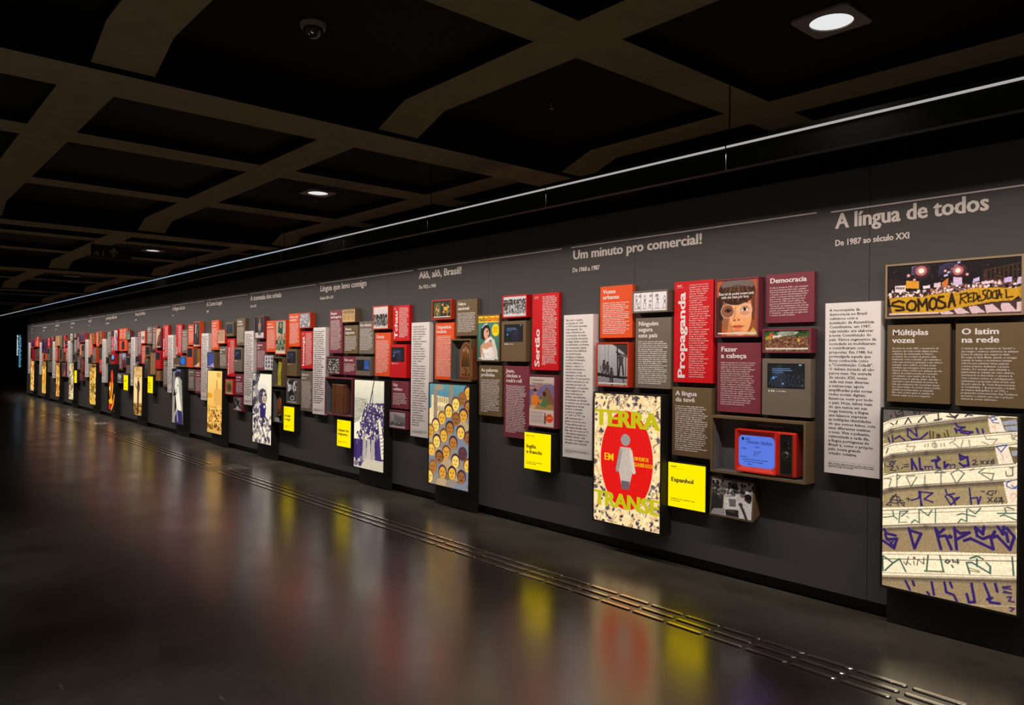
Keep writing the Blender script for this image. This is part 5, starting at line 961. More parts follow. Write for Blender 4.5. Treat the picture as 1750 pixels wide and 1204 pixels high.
BOX=[
('n14_intro','white','white',-2.416,-2.061,0.872,1.969,0.065),
('n14_protest','photo','beige',-2.031,-1.301,1.857,2.187,0.075),
('n14_multiplas','text','brown',-2.033,-1.678,1.351,1.819,0.037),
('n14_latim','text','brown',-1.646,-1.291,1.347,1.818,0.045),
('n14_graffiti','light','black',-2.032,-1.302,0.231,1.318,0.120),
('n13_intro','white','white',-4.822,-4.467,0.720,1.974,0.073),
('n13_vozes','text','orange',-4.418,-4.063,1.768,2.204,0.039),
('n13_workers','photo','redorange',-4.420,-4.065,1.360,1.729,0.080),
('n13_comic','photo','taupe',-4.023,-3.668,1.963,2.137,0.089),
('n13_ninguem','text','taupe',-4.021,-3.666,1.361,1.923,0.046),
('n13_propaganda','text','red',-3.636,-3.281,1.419,2.190,0.049),
('n13_esse','photo','plum',-3.250,-2.895,1.758,2.180,0.075),
('n13_democracia','text','plum',-2.866,-2.511,1.853,2.192,0.028),
('n13_crowd','photo','plum',-2.861,-2.506,1.647,1.809,0.076),
('n13_fazer','text','plum',-3.245,-2.890,1.217,1.718,0.045),
('n13_screen','screen','taupe',-2.866,-2.511,1.217,1.607,0.068),
('n13_teve','text','brown',-3.632,-3.277,0.860,1.382,0.067),
('n13_tv','display','brown',-3.236,-2.506,0.785,1.192,0.135),
('n13_espanhol','yellow','black',-3.678,-3.334,0.457,0.810,0.048),
('n13_wedge','wedge','brown',-3.265,-2.910,0.464,0.740,0.088),
('n13_poster','light','black',-4.403,-3.684,0.233,1.316,0.130),
('n12_intro','white','white',-7.294,-6.939,0.692,1.974,0.055),
('n12_twin','photo','redorange',-6.894,-6.539,1.995,2.208,0.056),
('n12_original','text','orange',-6.842,-6.497,1.346,1.958,0.045),
('n12_febre','text','brown',-6.463,-6.108,1.813,2.193,0.044),
('n12_radio','display','brown',-6.491,-6.147,1.341,1.780,0.091),
('n12_magazine','photo','brown',-6.096,-5.741,1.553,2.021,0.050),
('n12_group','photo','red',-5.686,-5.331,1.976,2.192,0.064),
('n12_screen','screen','brown',-5.691,-5.336,1.555,1.944,0.065),
('n12_sertao','text','red',-5.281,-4.926,1.480,2.189,0.035),
('n12_palavras','text','brown',-6.060,-5.705,1.009,1.511,0.045),
('n12_jeans','text','plum',-5.666,-5.311,0.823,1.511,0.045),
('n12_ad','photo','plum',-5.274,-4.919,0.956,1.436,0.082),
('n12_ingles','yellow','black',-5.281,-4.926,0.567,0.916,0.115),
('n12_painting','light','black',-6.833,-6.103,0.218,1.314,0.130),
('n11_intro','white','white',-9.728,-9.373,0.790,1.971,0.060),
('n11_bracos','text','plum',-9.288,-8.933,1.623,2.194,0.045),
('n11_voz','photo','brown',-8.906,-8.551,2.016,2.193,0.075),
('n11_novos','text','brown',-8.886,-8.531,1.619,1.980,0.045),
('n11_transito','text','taupe',-8.499,-8.144,1.617,2.021,0.045),
('n11_migrants','photo','redorange',-8.121,-7.766,1.914,2.196,0.075),
('n11_tchau','text','red',-7.710,-7.355,1.770,2.183,0.045),
('n11_cipango','text','orange',-8.108,-7.753,1.350,1.872,0.045),
('n11_screenred','screen','red',-7.738,-7.383,1.344,1.729,0.065),
('n11_people','photo','plum',-9.303,-8.948,1.348,1.581,0.075),
('n11_vida','text','plum',-8.906,-8.551,1.347,1.583,0.045),
('n11_screentaupe','screen','taupe',-8.533,-8.178,1.347,1.582,0.065),
('n11_suitcase','display','plum',-9.255,-8.525,0.818,1.309,0.120),
('n11_yellow','yellow','black',-8.936,-8.581,0.426,0.777,0.100),
('n11_ship','light','black',-8.483,-7.753,0.206,1.306,0.120),
('n11_falar','text','plum',-7.719,-7.364,0.985,1.303,0.045),
('n11_building','photo','plum',-7.721,-7.366,0.754,0.961,0.075),
('n10_intro','white','white',-12.170,-11.815,0.785,1.967,0.060),
('n10_sculpture','photo','plum',-11.727,-11.372,1.839,2.186,0.075),
('n10_ketu','text','plum',-11.711,-11.362,1.346,1.792,0.045),
('n10_symbols','photo','taupe',-11.356,-11.006,1.354,1.594,0.075),
('n10_idioma','text','orange',-11.346,-10.991,1.635,2.110,0.045),
('n10_flag','photo','orange',-10.946,-10.591,1.601,2.104,0.075),
('n10_green','display','brown',-10.926,-10.581,1.124,1.559,0.120),
('n10_livres','text','orange',-10.545,-10.190,1.713,2.191,0.045),
('n10_noise','photo','redorange',-10.152,-9.797,1.971,2.185,0.075),
('n10_screen','screen','brown',-10.575,-10.230,1.289,1.675,0.065),
('n10_iemanja','text','red',-10.134,-9.779,1.405,1.927,0.045),
('n10_todo','text','taupe',-10.129,-9.774,0.809,1.367,0.045),
('n10_bw','photo','taupe',-10.542,-10.193,0.889,1.253,0.075),
('n10_basket','display','black',-10.898,-10.562,0.591,1.077,0.130),
('n10_yellow','yellow','black',-10.556,-10.215,0.500,0.857,0.100),
('n10_portrait','light','black',-11.677,-10.947,0.225,1.309,0.120),
('n9_intro','white','white',-14.192,-13.837,0.761,1.963,0.060),
('n9_orange','text','orange',-13.725,-13.370,1.667,2.186,0.045),
('n9_letter','photo','redorange',-13.350,-12.999,1.772,2.018,0.075),
('n9_screen1','screen','brown',-12.993,-12.642,1.895,2.129,0.065),
('n9_linguabr','text','brown',-12.555,-12.200,1.737,2.181,0.045),
('n9_blue','photo','brown',-13.715,-13.360,1.347,1.625,0.120),
('n9_taupe','text','taupe',-13.324,-12.970,1.345,1.723,0.045),
('n9_red','text','red',-12.964,-12.613,1.218,1.855,0.045),
('n9_screen2','screen','taupe',-12.607,-12.256,1.311,1.705,0.065),
('n9_map','photo','red',-12.967,-12.612,0.912,1.177,0.075),
('n9_missa','text','plum',-12.575,-12.220,0.922,1.267,0.045),
('n9_bat','photo','plum',-12.584,-12.229,0.661,0.890,0.075),
('n9_golden','light','black',-13.702,-12.973,0.211,1.311,0.120),
('n8_intro','white','white',-16.149,-15.817,0.811,1.962,0.060),
('n8_red','text','red',-15.693,-15.338,1.556,2.161,0.045),
('n8_taupe','text','taupe',-15.329,-14.986,1.603,2.054,0.045),
('n8_orange','text','orange',-14.971,-14.619,1.759,2.141,0.045),
('n8_statue','photo','orange',-14.594,-14.239,1.723,2.186,0.075),
('n8_brownphoto','photo','taupe',-15.724,-15.381,1.336,1.505,0.075),
('n8_bluescreen','screen','taupe',-15.375,-15.032,1.339,1.550,0.065),
('n8_orangescreen','screen','orange',-14.980,-14.634,1.338,1.727,0.065),
('n8_geo','photo','redorange',-14.578,-14.223,1.341,1.692,0.075),
('n8_taupe2','text','taupe',-14.943,-14.594,0.900,1.298,0.045),
('n8_plum','text','plum',-14.554,-14.199,0.863,1.296,0.045),
('n8_woman','light','black',-15.673,-14.949,0.230,1.298,0.120),
('n7_intro','white','white',-18.862,-18.527,0.852,1.953,0.060),
('n7_plum','text','plum',-18.371,-18.047,1.530,2.086,0.045),
('n7_circle','photo','orange',-18.038,-17.711,1.804,2.079,0.075),
('n7_taupe','text','taupe',-17.646,-17.291,1.790,2.164,0.045),
('n7_plum2','text','plum',-17.258,-16.921,1.653,2.164,0.045),
('n7_tall','photo','plum',-16.915,-16.578,1.707,2.115,0.075),
('n7_red','text','red',-16.532,-16.177,1.488,2.171,0.045),
('n7_dark','photo','plum',-18.413,-18.058,1.367,1.521,0.075),
('n7_orange','text','orange',-18.041,-17.760,1.354,1.762,0.045),
('n7_screen','screen','brown',-17.700,-17.361,1.520,1.758,0.065),
('n7_bluedisp','photo','brown',-17.701,-17.453,1.059,1.478,0.075),
('n7_beige','photo','beige',-17.285,-16.954,1.148,1.604,0.075),
('n7_redscreen','screen','red',-16.948,-16.617,1.270,1.647,0.065),
('n7_taupe2','text','brown',-16.487,-16.155,0.906,1.464,0.045),
('n7_gold','photo','brown',-16.909,-16.554,1.023,1.239,0.075),
('n7_yellow','yellow','black',-17.350,-16.995,0.753,1.111,0.100),
('n7_silhouette','light','black',-18.384,-17.707,0.221,1.309,0.120),
('n6_intro','white','white',-21.518,-21.173,0.839,1.938,0.060),
('n6_taupe','text','taupe',-21.060,-20.705,1.535,2.128,0.045),
('n6_red','text','red',-20.665,-20.331,1.603,1.995,0.045),
('n6_waterfall','photo','red',-20.325,-19.991,1.640,2.147,0.075),
('n6_orange1','text','orange',-19.937,-19.595,1.905,2.168,0.045),
('n6_orange2','text','orange',-19.589,-19.257,1.896,2.167,0.045),
('n6_green','photo','plum',-19.251,-18.904,1.897,2.111,0.075),
('n6_orangescreen','screen','orange',-19.854,-19.167,1.638,1.888,0.065),
('n6_plum','text','plum',-19.161,-18.868,1.547,1.856,0.045),
('n6_greensmall','photo','taupe',-21.057,-20.702,1.314,1.484,0.075),
('n6_redscreen','screen','red',-20.593,-20.238,1.325,1.590,0.065),
('n6_plum2','text','plum',-19.925,-19.582,1.183,1.596,0.045),
('n6_tower','photo','plum',-19.576,-19.230,1.259,1.598,0.075),
('n6_screen','screen','taupe',-19.222,-18.868,1.117,1.517,0.065),
('n6_bw','photo','taupe',-19.938,-19.597,0.877,1.112,0.075),
('n6_yellow','yellow','black',-19.262,-18.907,0.736,1.094,0.100),
('n6_hands','light','black',-20.657,-19.944,0.180,1.311,0.120),
('n5_intro','white','white',-23.407,-23.065,0.927,1.943,0.060),
('n5_orange1','text','orange',-22.959,-22.629,1.517,2.096,0.045),
('n5_gold1','photo','orange',-22.623,-22.294,1.819,2.083,0.075),
('n5_orange2','text','orange',-22.236,-21.890,1.758,2.131,0.045),
('n5_gold2','photo','orange',-21.884,-21.538,1.809,2.137,0.075),
('n5_statue','photo','orange',-22.469,-22.114,1.324,1.714,0.075),
('n5_greensmall','photo','brown',-22.957,-22.602,1.297,1.470,0.075),
('n5_redtext','text','red',-21.863,-21.524,1.067,1.433,0.045),
('n5_map','light','black',-22.593,-21.869,0.229,1.294,0.120),
('n4_intro','white','white',-25.670,-25.317,0.863,1.931,0.060),
('n4_bwphoto','photo','taupe',-25.270,-24.945,1.924,2.145,0.075),
('n4_taupe','text','taupe',-24.939,-24.614,2.004,2.144,0.045),
('n4_plumtall','text','plum',-24.485,-24.149,1.658,2.037,0.045),
('n4_purple','photo','redorange',-24.127,-23.413,1.879,2.128,0.075),
('n4_taupe2','text','taupe',-24.869,-24.514,1.568,1.964,0.045),
('n4_orange','text','orange',-24.143,-23.836,1.493,1.829,0.045),
('n4_screen','screen','taupe',-23.830,-23.507,1.463,1.826,0.065),
('n4_screen2','screen','brown',-24.943,-24.588,1.326,1.561,0.065),
('n4_gray','photo','taupe',-24.283,-23.928,1.114,1.480,0.075),
('n4_redphoto','photo','plum',-23.854,-23.499,1.051,1.413,0.075),
('n4_lowphoto','photo','plum',-23.979,-23.624,0.808,1.043,0.075),
('n4_yellow','yellow','black',-24.493,-24.202,0.730,1.088,0.100),
('n4_engraving','light','black',-25.165,-24.499,0.231,1.295,0.120),
('n3_intro','white','white',-27.939,-27.596,0.771,1.927,0.060),
('n3_scroll','photo','brown',-27.431,-26.735,1.785,2.109,0.075),
('n3_frame','photo','taupe',-26.729,-26.416,1.735,2.111,0.075),
('n3_red','text','red',-26.291,-26.083,1.577,2.107,0.045),
('n3_orangescreen','screen','redorange',-26.077,-25.741,1.788,1.986,0.065),
('n3_orangetext','text','redorange',-26.029,-25.676,1.310,1.728,0.045),
('n3_screen','screen','brown',-26.907,-26.297,1.312,1.713,0.065),
('n3_salmon','text','redorange',-27.566,-27.211,1.304,1.766,0.045),
('n3_tipi','photo','plum',-26.433,-25.859,0.853,1.277,0.075),
('n3_carving','light','black',-27.013,-26.439,0.229,1.279,0.120),
('n2_intro','white','white',-30.172,-29.839,0.831,1.918,0.060),
('n2_purple','photo','plum',-29.698,-28.968,1.559,2.023,0.075),
('n2_beige','text','red',-28.824,-28.469,1.750,2.057,0.045),
('n2_strip','text','plum',-28.195,-27.840,1.961,2.101,0.045),
('n2_screen','screen','taupe',-28.761,-28.406,1.318,1.736,0.065),
('n2_orangescreen','screen','orange',-29.594,-28.864,1.318,1.540,0.065),
('n2_beigephoto','photo','taupe',-28.623,-27.945,0.944,1.291,0.075),
('n2_caravel','light','black',-29.319,-28.629,0.231,1.292,0.120),
('n1_intro','white','white',-32.382,-32.027,0.813,1.923,0.060),
('n1_purple','photo','redorange',-31.759,-31.080,1.759,2.047,0.075),
('n1_red','text','red',-31.074,-30.812,1.766,2.032,0.045),
('n1_orange','text','orange',-30.806,-30.492,1.764,2.122,0.045),
('n1_dark','photo','red',-31.827,-31.472,1.310,1.742,0.075),
('n1_taupe','photo','taupe',-30.886,-30.178,1.290,1.626,0.075),
('n1_scene','light','black',-31.506,-30.776,0.235,1.282,0.120),
]
# ------------------------------------------------------------------ the panels on the wall
PAN = {k: mat('panel_'+k, v, 0.55, noise=.03, scale=120, spec=.25) for k, v in dict(
    white=(.80, .73, .69), red=(.62, .004, .008), orange=(.80, .085, .012), redorange=(.58, .045, .012), plum=(.21, .034, .052),
    brown=(.155, .098, .045), taupe=(.175, .135, .10), beige=(.30, .20, .115), black=(.011, .010, .009)).items()}
WT = mat('white_print', (.80, .74, .70), .6, noise=.02, spec=.1)
DK = mat('dark_print', (.03, .026, .025), .6, noise=.02, spec=.1)
GREY = mat('case_lining', (.15, .15, .16), .6, spec=.3)
YEL = emis('yellow_glow', (1.0, .72, .0, 1), 1.18)
PR = print_mat()
SEC = {14: 'A língua de todos section', 13: 'Um minuto section', 12: 'Alô, alô, Brasil section', 11: 'Língua que levo section', 10: 'A travessia section',
       9: 'A Corte section', 8: 'língua da Lei section', 7: 'Vozes da África section', 6: 'sixth section from far end', 5: 'fifth section from far end',
       4: 'fourth section from far end', 3: 'third section from far end', 2: 'second section from far end', 1: 'farthest wall section'}
KIND = dict(white=('introduction_sign', 'text panel', 'introduction panels on the timeline wall'), text=('text_sign', 'text panel', 'text panels on the timeline wall'),
            photo=('framed_picture', 'picture panel', 'picture panels on the timeline wall'), screen=('video_screen', 'screen', 'small screens on the timeline wall'),
            display=('display_case', 'display case', 'display cases on the timeline wall'), light=('light_box', 'light box', 'tall light boxes on the timeline wall'),
            yellow=('word_light_box', 'light box', 'yellow light boxes on the timeline wall'), wedge=('angled_picture', 'picture panel', 'picture panels on the timeline wall'))
def framed(w, h, d, i, rec):
    """box w x d x h, back on y=0, front recessed by rec inside a rim i wide"""
    v = [(0,0,0),(w,0,0),(w,0,h),(0,0,h),(0,-d,0),(w,-d,0),(w,-d,h),(0,-d,h),(i,-d,i),(w-i,-d,i),(w-i,-d,h-i),(i,-d,h-i),(i,-d+rec,i),(w-i,-d+rec,i),(w-i,-d+rec,h-i),(i,-d+rec,h-i)]
    f = [(0,3,2,1),(0,1,5,4),(1,2,6,5),(2,3,7,6),(3,0,4,7)]
    for k in range(4):
        n = (k+1) % 4; f += [(4+k, 4+n, 8+n, 8+k), (8+k, 8+n, 12+n, 12+k)]
    return v, f+[(12,13,14,15)]
def plain(w, h, d, b=.0015):
    bm = bmesh.new(); bbox_bm(bm, 0, w, -d, 0, 0, h, b, 1); return bm
B = {}
for id_, kind, colr, x0, x1, z0, z1, d in BOX:
    s_ = int(id_[1:].split('_')[0]); w, h = x1-x0, z1-z0
    nm, cat, grp = KIND[kind]
    desc = DESC[id_]
    t = empty(nm, (x0, D-.002, z0), desc+', '+SEC[s_], cat, grp)
    B[id_] = (t, w, h, d)
    near = s_ >= 12
    m = PAN[colr]
    TX = TEXT.get(id_)
    sd = sum(ord(c)*(i+3) for i, c in enumerate(id_))
    full = s_ >= 10
    if kind in ('white', 'text'): bmo('body', plain(w, h, d), m, t)
    if kind == 'white':
        mg = .028; y = -d-.0006
        if TX and TX[1]:
            lines = TX[1].split('|'); n = len(lines); p = (h-.15)/n
            text('body_text', lines, p*.93, DK, t, (mg, y, h-.045-p*.35), pitch=p, bold=.02, res=1, fit=w-2*mg)
        else:
            p = .0285; n = int((h-.17)/p)
            rows('body_text', sd, w-2*mg, n, p, DK, t, (mg, y, h-.06), full=full, cw=.5, ragged=.7)
        rows('footnote', sd+1, w-2*mg, 3, .0105, DK, t, (mg, y, .062), full=full, ragged=1)
        mesh('rule', [(mg, y, .078), (w-mg, y, .078), (w-mg, y, .0788), (mg, y, .0788)], [(0,1,2,3)], DK, t)
    elif kind == 'text':
        mg = .03*min(1, w/.35); y = -d-.0006
        hd = TX[0] if TX else None; bd = TX[1] if TX else None
        vert = TX[2] if TX and len(TX) > 2 else None
        if vert or (TX is None and colr == 'red' and h/w > 1.1):
            ln = min(h*.80, .66); cap = .068
            if vert: text('heading', vert[0], cap/.72, WT, t, (.104, y, .03), bold=.03, rot=math.pi/2, fit=h*vert[1])
            else:
                v, f = letter_rows(random.Random(sd), ln, 1, .13, ragged=1.0, cw=.36)
                mesh('heading', [(.085-q[2], q[1], q[0]) for q in v], [q for q in f], WT, t, (0, y, .03))
            rows('tag', sd+2, .06, 1, .017, WT, t, (.026, y, h-.035), full=full, ragged=1)
            mesh('rule', [(.026, y, h-.047), (.086, y, h-.047), (.086, y, h-.0455), (.026, y, h-.0455)], [(0,1,2,3)], WT, t)
            p = .0152; bx = .14; n = int((h-.06)/p)
            if bd: ls = bd.split('|'); text('body_text', ls, p*.92, WT, t, (bx, y, h-.035), pitch=(h-.06)/len(ls), res=1, bold=.008, fit=w-bx-.025)
            else: rows('body_text', sd, w-bx-.025, n, p, WT, t, (bx, y, h-.035), full=full, ragged=.8)
        else:
            hl = hd.split('\n') if hd else None; nh = len(hl) if hl else (1 if h < .3 else 2)
            hs = .047
            if hl: text('heading', hl, .049, WT, t, (mg, y, h-.062), pitch=hs, bold=.026, fit=min(TX[3] if len(TX) > 3 else .25, w-.05))
            else: rows('heading', sd+7, min(.24, w-2*mg), nh, hs, WT, t, (mg, y, h-.062), ragged=.75, cw=.42)
            zt = h-.062-hs*(nh-1)-.038; p = .0172 if s_ == 14 else .0158
            if bd:
                ls = bd.split('|'); p = min(p, (zt-.02)/len(ls))
                text('body_text', ls, p*.9, WT, t, (mg, y, zt), pitch=p, res=1, bold=.008, fit=w-2*mg-.01)
            else: rows('body_text', sd, w-2*mg, max(2, int((zt-.02)/p)), p, WT, t, (mg, y, zt), full=full, ragged=.8)
    elif kind == 'photo':
        i = .011
        bd = mesh('frame', *framed(w, h, d, i, .006), m, t)
        cv, cap = PIC(id_, w-2*i, h-2*i, s_)
        cv.build('print', w-2*i, h-2*i, t, (i, -d+.0052, i), PR, 1.28)
        if cap and s_ >= 8: mesh('caption', [(i+.012, -d+.0046, i+.012), (w-i-.012, -d+.0046, i+.012), (w-i-.012, -d+.0046, i+.022), (i+.012, -d+.0046, i+.022)], [(0,1,2,3)], WT, t)
    elif kind == 'screen':
        bmo('body', plain(w, h, d), m, t)
        scol, ui = SCR.get(id_, ('dark', True))
        sw, sh = (w*.74, min(w*.74*.60, h*.62)) if w < .5 else (w*.3, h*.72)
        if id_ in ('n11_screentaupe',): sw, sh = w*.86, h*.52
        sx = (w-sw)/2; sz = h-sh-.036 if h > .3 else (h-sh)*.62
        cv = Cv(max(sw*(260 if s_ > 11 else 90), 10), max(sh*(260 if s_ > 11 else 90), 8), (6, 9, 16), sd); screen_pic(cv, scol, s_)
        bz = mesh('bezel', *framed(sw+.008, sh+.008, .003, .004, .0022), PAN['black'], t, (sx-.004, -d, sz-.004))
        cv.build('screen', sw, sh, bz, (.004, -.0012, .004), backlit_mat(1.0))
        if s_ >= 9 and ui:
            bm = bmesh.new()
            for kx, kr in ((.008, .006), (.028, .006), (.044, .006)):
                bmesh.ops.create_circle(bm, cap_ends=True, segments=9, radius=kr, matrix=Matrix.Translation((kx, 0, 0)) @ Matrix.Rotation(math.pi/2, 4, 'X') @ Matrix.Diagonal((1, 1.3, 1, 1)))
            bmo('symbols', bm, WT, t, (sx, -d-.0006, sz-.028))
            rows('small_text', sd, .085, 1, .013, WT, t, (sx+.062, -d-.0006, sz-.031), ragged=1)
    elif kind == 'light':
        i = .012
        mesh('housing', *framed(w, h, d, i, .008), m, t)
        cv, cap = PIC(id_, w-2*i, h-2*i, s_)
        cv.build('backlit_print', w-2*i, h-2*i, t, (i, -d+.0065, i), backlit_mat(1.12))
        if s_ != 13: mesh('plinth', *boxv(.004, w-.004, -.028, 0, -z0, -.004), m, t)
    elif kind == 'yellow':
        bmo('housing', plain(w, h, d), m, t)
        mesh('glowing_face', *boxv(.003, w-.003, -d-.004, -d+.001, .003, h-.012), YEL, t)
        y = -d-.0046; K = emis('black_ink', (.012, .012, .004, 1), 1)
        if TX: text('heading', TX[0].split('\n'), .047, K, t, (.03, y, h*.56), pitch=.05, bold=.035, fit=TX[3])
        elif s_ < 11: rows('heading', sd, .2, 1 if s_ in (4, 6) else 3, .05, K, t, (.03, y, h*.56), ragged=1, cw=.42)
        rows('tag', sd+1, .11, 1, .017, K, t, (.03, y, h-.045), full=full, ragged=1)
        mesh('rule', [(.03, y, h-.056), (.15, y, h-.056), (.15, y, h-.0548), (.03, y, h-.0548)], [(0,1,2,3)], K, t)
        rows('small_text', sd+2, .22, 2, .015, K, t, (.03, y, .062), full=full, ragged=.95)
    elif kind == 'display':
        i = .016
        fr = framed(w, h, d, i, d-.006)
        o = mesh('case', fr[0], fr[1], m, t)
        e = .0006
        v = [(i+e,-d+.012,i+e),(w-i-e,-d+.012,i+e),(w-i-e,-d+.012,h-i-e),(i+e,-d+.012,h-i-e),(i+e,-.008,i+e),(w-i-e,-.008,i+e),(w-i-e,-.008,h-i-e),(i+e,-.008,h-i-e)]
        mesh('lining', v, [(4,5,6,7),(0,1,5,4),(1,2,6,5),(2,3,7,6),(3,0,4,7)], GREY, t)
        g = mesh('glass_pane', *boxv(i+e, w-i-e, -d+.004, -d+.007, i+e, h-i-e), GLASS, t)
    elif kind == 'wedge':
        zb, dt, db = 0.0, d-.014, d+.01
        pr = [(0, .045), (-db, 0), (-dt, h), (0, h-.165)]
        V = [(x, p[0], p[1]) for x in (0, w) for p in pr]
        mesh('body', V, [(3,2,1,0),(4,5,6,7),(0,1,5,4),(1,2,6,5),(2,3,7,6),(3,0,4,7)], m, t)
        cv, cap = PIC(id_, w-.024, h-.024, s_)
        o = cv.build('print', w-.024, h-.024, t, (.012, -db-.0012, .012), PR, 1.28)
        o.rotation_euler = (-math.atan2(db-dt, h), 0, 0)
# ------------------------------------------------------------------ lettering that lies over the prints
YG = emis('poster_letters', (.56, .50, .012, 1), 1.0); YG2 = emis('poster_letters_bright', (.80, .52, .01, 1), 1.0)
t, w, h, d = B['n13_poster']; y = -d+.005
text('lettering', 'TERRA', .19, YG, t, (.020, y, h*.745), bold=.045, fit=w-.045)
text('lettering', 'TRANSE', .17, YG, t, (.020, y, h*.135), bold=.045, fit=w-.045)
text('lettering', 'EM', .082, YG2, t, (.125, y, h*.485), bold=.03)
text('lettering', ['UM FILME DE', 'GLAUBER ROCHA'], .042, YG2, t, (.445, y, h*.51), pitch=.047, bold=.02, fit=.205)
t, w, h, d = B['n12_magazine']
text('lettering', 'radio', .068, mat('ink_black', (.012, .01, .01), .6), t, (.016, -d+.004, h-.066), bold=.02, fit=.135)
text('lettering', 'lândia', .068, mat('ink_red', (.6, .03, .02), .6), t, (.155, -d+.004, h-.066), bold=.02, fit=.185)
t, w, h, d = B['n12_ad']
text('lettering', ['O Convite Universal', '"TOME MAIS UMA COCA-COLA"'], .027, DK, t, (.04, -d+.004, h-.055), pitch=.036, fit=.28)
t, w, h, d = B['n13_esse']
text('lettering', ['Êsse tal de poder jovem está', '   cada vez mais por fora'], .027, WT, t, (.03, -d+.004, h-.118), pitch=.024, bold=.02, fit=.285)
t, w, h, d = B['n11_voz']
text('lettering', 'A VOZ DE PORTUGAL', .05, DK, t, (.03, -d+.004, h-.058), bold=.02, fit=.29)
# ------------------------------------------------------------------ objects inside the display cases
RED = mat('red_plastic', (.86, .03, .014), .28, noise=.03, spec=.5); CHROME = mat('chrome_trim', (.62, .60, .60), .2, metal=1.0); DKP = mat('black_plastic', (.013, .012, .012), .35)
tx, ty, tz = -2.812, D-.012, 0.802
tv = empty('television', (tx, ty, tz), 'red portable television with a blue lit screen inside the brown display case', 'television')
W2, H, DP = .226, .298, .10; z0 = .012
bm = bmesh.new(); bbox_bm(bm, -W2, W2, -DP, 0, z0, z0+H, .010, 3)
bmesh.ops.recalc_face_normals(bm, faces=bm.faces); bmo('shell', bm, RED, tv, smooth=False)
# raised front bezel round the screen with sloping inner walls
def ring(bm, outer, inner, yo, yi):
    o = [bm.verts.new((p[0], yo, p[1])) for p in outer]; i = [bm.verts.new((p[0], yi, p[1])) for p in inner]; n = len(o)
    for k in range(n): bm.faces.new((o[k], o[(k+1) % n], i[(k+1) % n], i[k]))
    return o, i
def rrect(cx, cz, hw, hh, r, n=6):
    P = []
    for sx, sz, a0 in ((1, 1, 0), (-1, 1, 90), (-1, -1, 180), (1, -1, 270)):
        for k in range(n+1):
            a = math.radians(a0+90*k/n); P.append((cx+sx*(hw-r)+r*math.cos(a), cz+sz*(hh-r)+r*math.sin(a)))
    return P
sx_, sz_ = -.066, z0+H*.5
bm = bmesh.new(); fy = -DP-.018
A = rrect(sx_, sz_, .160, .148, .012); Bq = rrect(sx_, sz_, .151, .139, .012); Cq = rrect(sx_, sz_-.002, .138, .108, .03)
ring(bm, A, A, -DP+.002, fy); ring(bm, A, Bq, fy, fy); ring(bm, Bq, Cq, fy, -DP-.002); bmesh.ops.remove_doubles(bm, verts=bm.verts, dist=1e-5); bmesh.ops.recalc_face_normals(bm, faces=bm.faces); bmo('bezel', bm, RED, tv)
# slightly bulging glowing screen
def scr_mat():
    m = bpy.data.materials.new('tube_glow'); m.use_nodes = True; b = m.node_tree.nodes['Principled BSDF']
    b.inputs['Base Color'].default_value = (.02, .02, .03, 1); b.inputs['Roughness'].default_value = .15; b.inputs['Emission Color'].default_value = (.105, .20, .80, 1); b.inputs['Emission Strength'].default_value = 1.0
    return m
bm = bmesh.new(); P = rrect(sx_, sz_-.002, .1385, .1085, .032); rings = []
for s in (1, .75, .5, .25): rings.append([bm.verts.new((sx_+(p[0]-sx_)*s, -DP-.003-.007*(1-s*s), sz_-.002+(p[1]-sz_+.002)*s)) for p in P])
for a, b_ in zip(rings, rings[1:]):
    for k in range(len(a)): bm.faces.new((a[k], a[(k+1) % len(a)], b_[(k+1) % len(a)], b_[k]))
bm.faces.new(rings[-1]); bmesh.ops.recalc_face_normals(bm, faces=bm.faces)
scr = bmo('screen', bm, scr_mat(), tv, smooth=True)
INK = emis('screen_ink', (.006, .012, .06, 1), 1.0); ly = -DP-.0125
text('lettering', 'CENSURA  FEDERAL', .026, INK, scr, (sx_-.072, ly, sz_+.052), bold=.01, fit=.20)
for zz, x_, n_ in ((.085, -.08, .10), (.075, -.08, .12), (.028, -.01, .045), (.012, -.115, .10), (-.004, -.015, .09), (-.018, -.015, .10), (-.031, -.015, .06), (-.045, -.12, .24), (-.062, -.10, .215), (-.078, -.09, .20), (-.094, -.06, .10)):
    rows('small_lettering', int(zz*9000), n_, 1, .0125, INK, scr, (sx_+x_, ly, sz_+zz), ragged=1, cw=.5)
bm = bmesh.new(); bmesh.ops.create_circle(bm, cap_ends=True, segments=12, radius=.011, matrix=Matrix.Translation((sx_-.10, ly, sz_+.082)) @ Matrix.Rotation(math.pi/2, 4, 'X')); bmo('seal', bm, INK, scr)
px_ = .158
pn = mesh('control_panel', *boxv(px_-.042, px_+.042, -DP-.004, -DP+.001, z0+.016, z0+H-.014), DKP, tv)
bm = bmesh.new(); A = rrect(px_, z0+H*.5, .045, .135, .004, 2); Bq = rrect(px_, z0+H*.5, .041, .131, .004, 2); ring(bm, A, A, -DP+.001, -DP-.007); ring(bm, A, Bq, -DP-.007, -DP-.007); ring(bm, Bq, Bq, -DP-.007, -DP-.003); bmesh.ops.remove_doubles(bm, verts=bm.verts, dist=1e-5); bmesh.ops.recalc_face_normals(bm, faces=bm.faces); bmo('trim', bm, CHROME, pn)
def knob(name, x, z, r, dep, m_, par, seg=28):
    bm = bmesh.new(); bmesh.ops.create_cone(bm, cap_ends=True, segments=seg, radius1=r, radius2=r*.82, depth=dep, matrix=Matrix.Translation((x, -DP-.004-dep/2, z)) @ Matrix.Rotation(math.pi/2, 4, 'X')); return bmo(name, bm, m_, par, smooth=False)
knob('tuning_knob', px_-.005, z0+.145, .026, .012, CHROME, pn); knob('knob_cap', px_-.005, z0+.145, .015, .020, DKP, pn)
